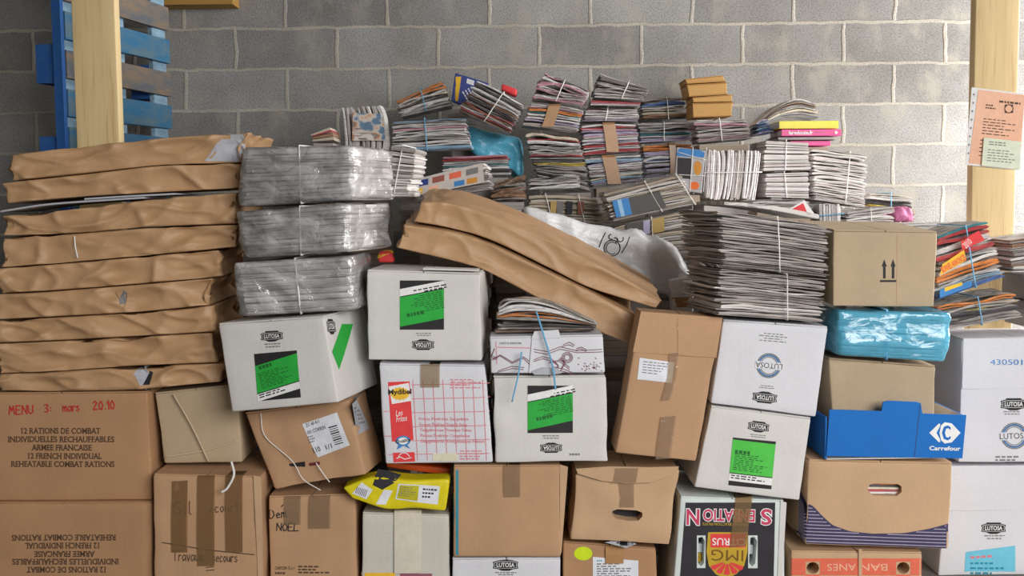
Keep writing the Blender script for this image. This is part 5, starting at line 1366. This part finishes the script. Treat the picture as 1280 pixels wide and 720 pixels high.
B('white newsprint bundle at the bottom of its pair below the catalogues', ((957, 216), (1012, 214), (1014, 249), (957, 247)), 4.70, 9, NEWSW, 123, strings=[.46], jit=.003, rough=.001, wav=.001, D=.18, sup=True)
B('white newspaper bundle with a string loop nearest the bare block wall', ((1015, 184), (1086, 193), (1083, 260), (1017, 250)), 4.78, 17, NEWSW + [NEWS[2]], 124, strings=[.6], jit=.006, rough=.004, wav=.006, sup=True, yaw=0, D=.24)
B('thin newspapers lying flat in front of the white newsprint pair', ((938, 249), (1008, 247), (1020, 262), (938, 264)), 4.38, 4, NEWS + [C_['white']], 125, rough=.004, sup=True, name='newspaper_pile', cat='newspaper pile')
B('short newspapers stood on edge behind the arrow box', ((1024, 254), (1053, 254), (1053, 284), (1025, 282)), 4.34, 12, NEWSW, 126, upright=True, strings=[.5], smat=STRING_B, sup=True)
B('flat white newspaper bundle lying just behind the arrow box', ((1059, 264), (1120, 256), (1120, 282), (1059, 284)), 4.34, 7, NEWSW, 127, strings=[.5], rough=.004, sup=True)
B('small colourful magazine bundle with blue string against the block wall', ((1086, 240), (1142, 244), (1146, 279), (1087, 272)), 4.95, 8, MAG, 128, **M_, strings=[.45], smat=STRING_B, order=[C_['brown'], C_['pink'], C_['red'], C_['orange'], C_['yellow'], C_['black'], C_['white'], C_['cream']], rough=.005, jit=.01, sup=True)
s = Q((1120, 262), (1138, 261), (1141, 275), (1120, 275), 4.5, .1)
r = s.root('crumpled_paper', 'crumpled pink paper behind the arrow box', 'paper'); SUPPORTS.append(s)
V, Fc = rgrid(s.W, s.D, s.H, .015, 8, 8, 8, lambda p, n: s.map(p.x, p.y, max(0, p.z)) + n * .012 * (1 - 2 * abs(nz3(p, 30, 3)))); link('crumple', V, Fc, PINK, r)
s = Q((1120, 281), (1192, 278), (1196, 284), (1120, 287), 4.36, .2)
r = bundle('flat pale sheets behind the arrow box near the post', s, 2, [C_['white']], 131, name='newspaper_pile', cat='newspaper pile', sup=True)
# middle
s = Q((519, 223), (608, 202), (614, 236), (514, 254), 4.3, .19, -4)
r = bundle('newspaper bundle with a picture-strip page folded over its front', s, 9, NEWS, 132, strings=[.5], sup=True, rough=.003, fold=.6)
P = Print(s, r, 'folded_page', off=.012)
P.poly([(515, 246), (606, 228), (603, 204), (520, 224)], plain('newsprint', (198, 190, 184)), 0)
for k, (x, c_) in enumerate(((521, 'cobalt_cover'), (541, 'dark_red'), (562, 'orange_red_print'), (583, 'grey_ink'))):
    m = plain('dark_red', (150, 82, 70)) if c_ == 'dark_red' else MATS[c_]
    y = 227 - (x - 521) * .23; P.poly([(x, y + 7), (x + 15, y + 3.6), (x + 15, y - 4), (x, y - .5)], m, 1)
for k, (x, m) in enumerate(((516, YELP), (536, PEACH), (568, BLUEP), (584, plain('amber_print', (206, 140, 50))))):
    y = 240 - (x - 516) * .2; P.poly([(x, y + 4), (x + 13, y + 1.4), (x + 13, y - 5), (x, y - 2.6)], m, 1)
P.build()
B('short white paper bundle under the newspapers tied in blue', ((551, 195), (636, 191), (642, 219), (553, 222)), 4.78, 8, MAGW, 133, rough=.006, jit=.01, sup=True, order=[C_['white'], C_['black'], C_['white'], C_['teal'], C_['white'], C_['white'], C_['red'], C_['pink']], D=.14)
B('crumpled brown magazines beside the bundle with the picture-strip page', ((614, 228), (656, 217), (658, 250), (613, 252)), 4.54, 6, pal('brown cream brown brown grey'), 134, **M_, rough=.008, jit=.012, wav=.02, sup=True)
B('white folded newspapers below the tallest column', ((661, 222), (724, 218), (728, 236), (662, 238)), 4.6, 5, [C_['white'], NEWS[2]], 135, rough=.006, jit=.01, wav=.01, sup=True, D=.17)
s = Q((658, 242), (748, 246), (760, 290), (664, 286), 4.62, .2)
r = bundle('brownish newspaper bundle with coloured page edges behind the white bag', s, 11, NEWST, 136, strings=[.72, .3], sup=True, rough=.004)
P = Print(s, r, 'edge_print', off=.006)
for x, m in ((688, YELP), (696, GREYINK), (708, DARKP), (722, plain('rust_print', (140, 84, 66)))): P.poly([(x, 268), (x + 7, 268), (x + 8, 252), (x, 251)], plain('mustard_print', (180, 150, 90)) if m is YELP else m)
P.build()
s = Q((752, 241), (850, 217), (872, 255), (766, 277), 4.36, .2, 2)
r = bundle('newspaper bundle with a blue band on its edges and two strings', s, 11, NEWS + NEWST, 137, strings=[.58, .97], rough=.004, fold=.6)
P = Print(s, r, 'edge_print', off=.006)
P.poly([(770, 272), (790, 268), (785, 247), (765, 251)], BLUEP); P.poly([(776, 271), (781, 270), (776, 249), (771, 250)], plain('sky_print', (150, 190, 220)), 1); P.poly([(790, 268), (833, 259), (824, 239), (785, 247)], plain('charcoal_print', (84, 82, 80))); P.build()
s = Q((766, 283), (868, 261), (862, 322), (772, 326), 4.38, .2, 2)
r = bundle('newspaper bundle with lilac and yellow page edges under the blue-banded one', s, 12, NEWS + NEWST, 138, strings=[.5], sup=True, rough=.004)
P = Print(s, r, 'edge_print', off=.006)
P.poly([(783, 298), (804, 294), (804, 276), (783, 280)], MATS['charcoal_print']); P.poly([(804, 294), (812, 292), (812, 275), (804, 276)], plain('lilac_print', (176, 170, 200))); P.poly([(815, 292), (830, 289), (830, 271), (815, 274)], plain('mustard_print', (180, 150, 90))); P.build()

# ================================================================== what lies under the bundles
bpy.context.view_layer.update()
BOX = {}
for o in bpy.data.objects:
    if o.type != 'MESH': continue
    top = o
    while top.parent: top = top.parent
    if top.get('kind') == 'structure': continue
    pts = [o.matrix_world @ Vector(c) for c in o.bound_box]
    lo = [min(p[i] for p in pts) for i in range(3)]; hi = [max(p[i] for p in pts) for i in range(3)]
    if top.name in BOX:
        a, b = BOX[top.name]
        lo = [min(x, y) for x, y in zip(a, lo)]; hi = [max(x, y) for x, y in zip(b, hi)]
    BOX[top.name] = (lo, hi)
BOXES = list(BOX.values())
def clear_of(lo, hi, m=.004):
    return not any(all(lo[i] < b[i] + m and hi[i] > a[i] - m for i in range(3)) for a, b in BOXES)
V = []; Fc = []; MI = []
rnd = random.Random(9)
HEAPM = [NEWS[1], NEWS[3], NEWST[1], C_['grey']]
for s in SUPPORTS:
    z = s.root_loc.z - .006
    w, d = s.W * .9, s.D * .86
    while z > 0.005:
        t = min(rnd.uniform(.02, .06), z)
        jx, jy = rnd.uniform(-.012, .012), rnd.uniform(-.01, .01)
        c = s.org + s.rot @ Vector((0, s.D / 2, 0))
        xm = (s.B[0].x + s.B[-1].x) / 2
        cs = [c + s.rot @ Vector((xm + jx + a * w / 2, jy + b_ * d / 2, 0)) for a in (-1, 1) for b_ in (-1, 1)]
        lo = [min(p.x for p in cs), min(p.y for p in cs), z - t]; hi = [max(p.x for p in cs), max(p.y for p in cs), z]
        if hi[1] > YW - .01 or not clear_of(lo, hi):
            z -= t
            continue
        n0 = len(V)
        for zz in (z - t * .96, z):
            for (a, b_) in ((-1, -1), (1, -1), (1, 1), (-1, 1)):
                p = c + s.rot @ Vector((xm + jx + a * w / 2, jy + b_ * d / 2, 0))
                V.append((p.x, p.y, zz))
        Fc += [tuple(n0 + i for i in f) for f in ((0, 3, 2, 1), (4, 5, 6, 7), (0, 1, 5, 4), (1, 2, 6, 5), (2, 3, 7, 6), (3, 0, 4, 7))]
        MI += [rnd.randrange(4)] * 6
        z -= t
o = link('waste_paper', V, Fc, HEAPM, None, MI)
o['kind'] = 'stuff'
tag(o, 'mass of old paper filling the heap beneath the visible bundles', 'waste paper')
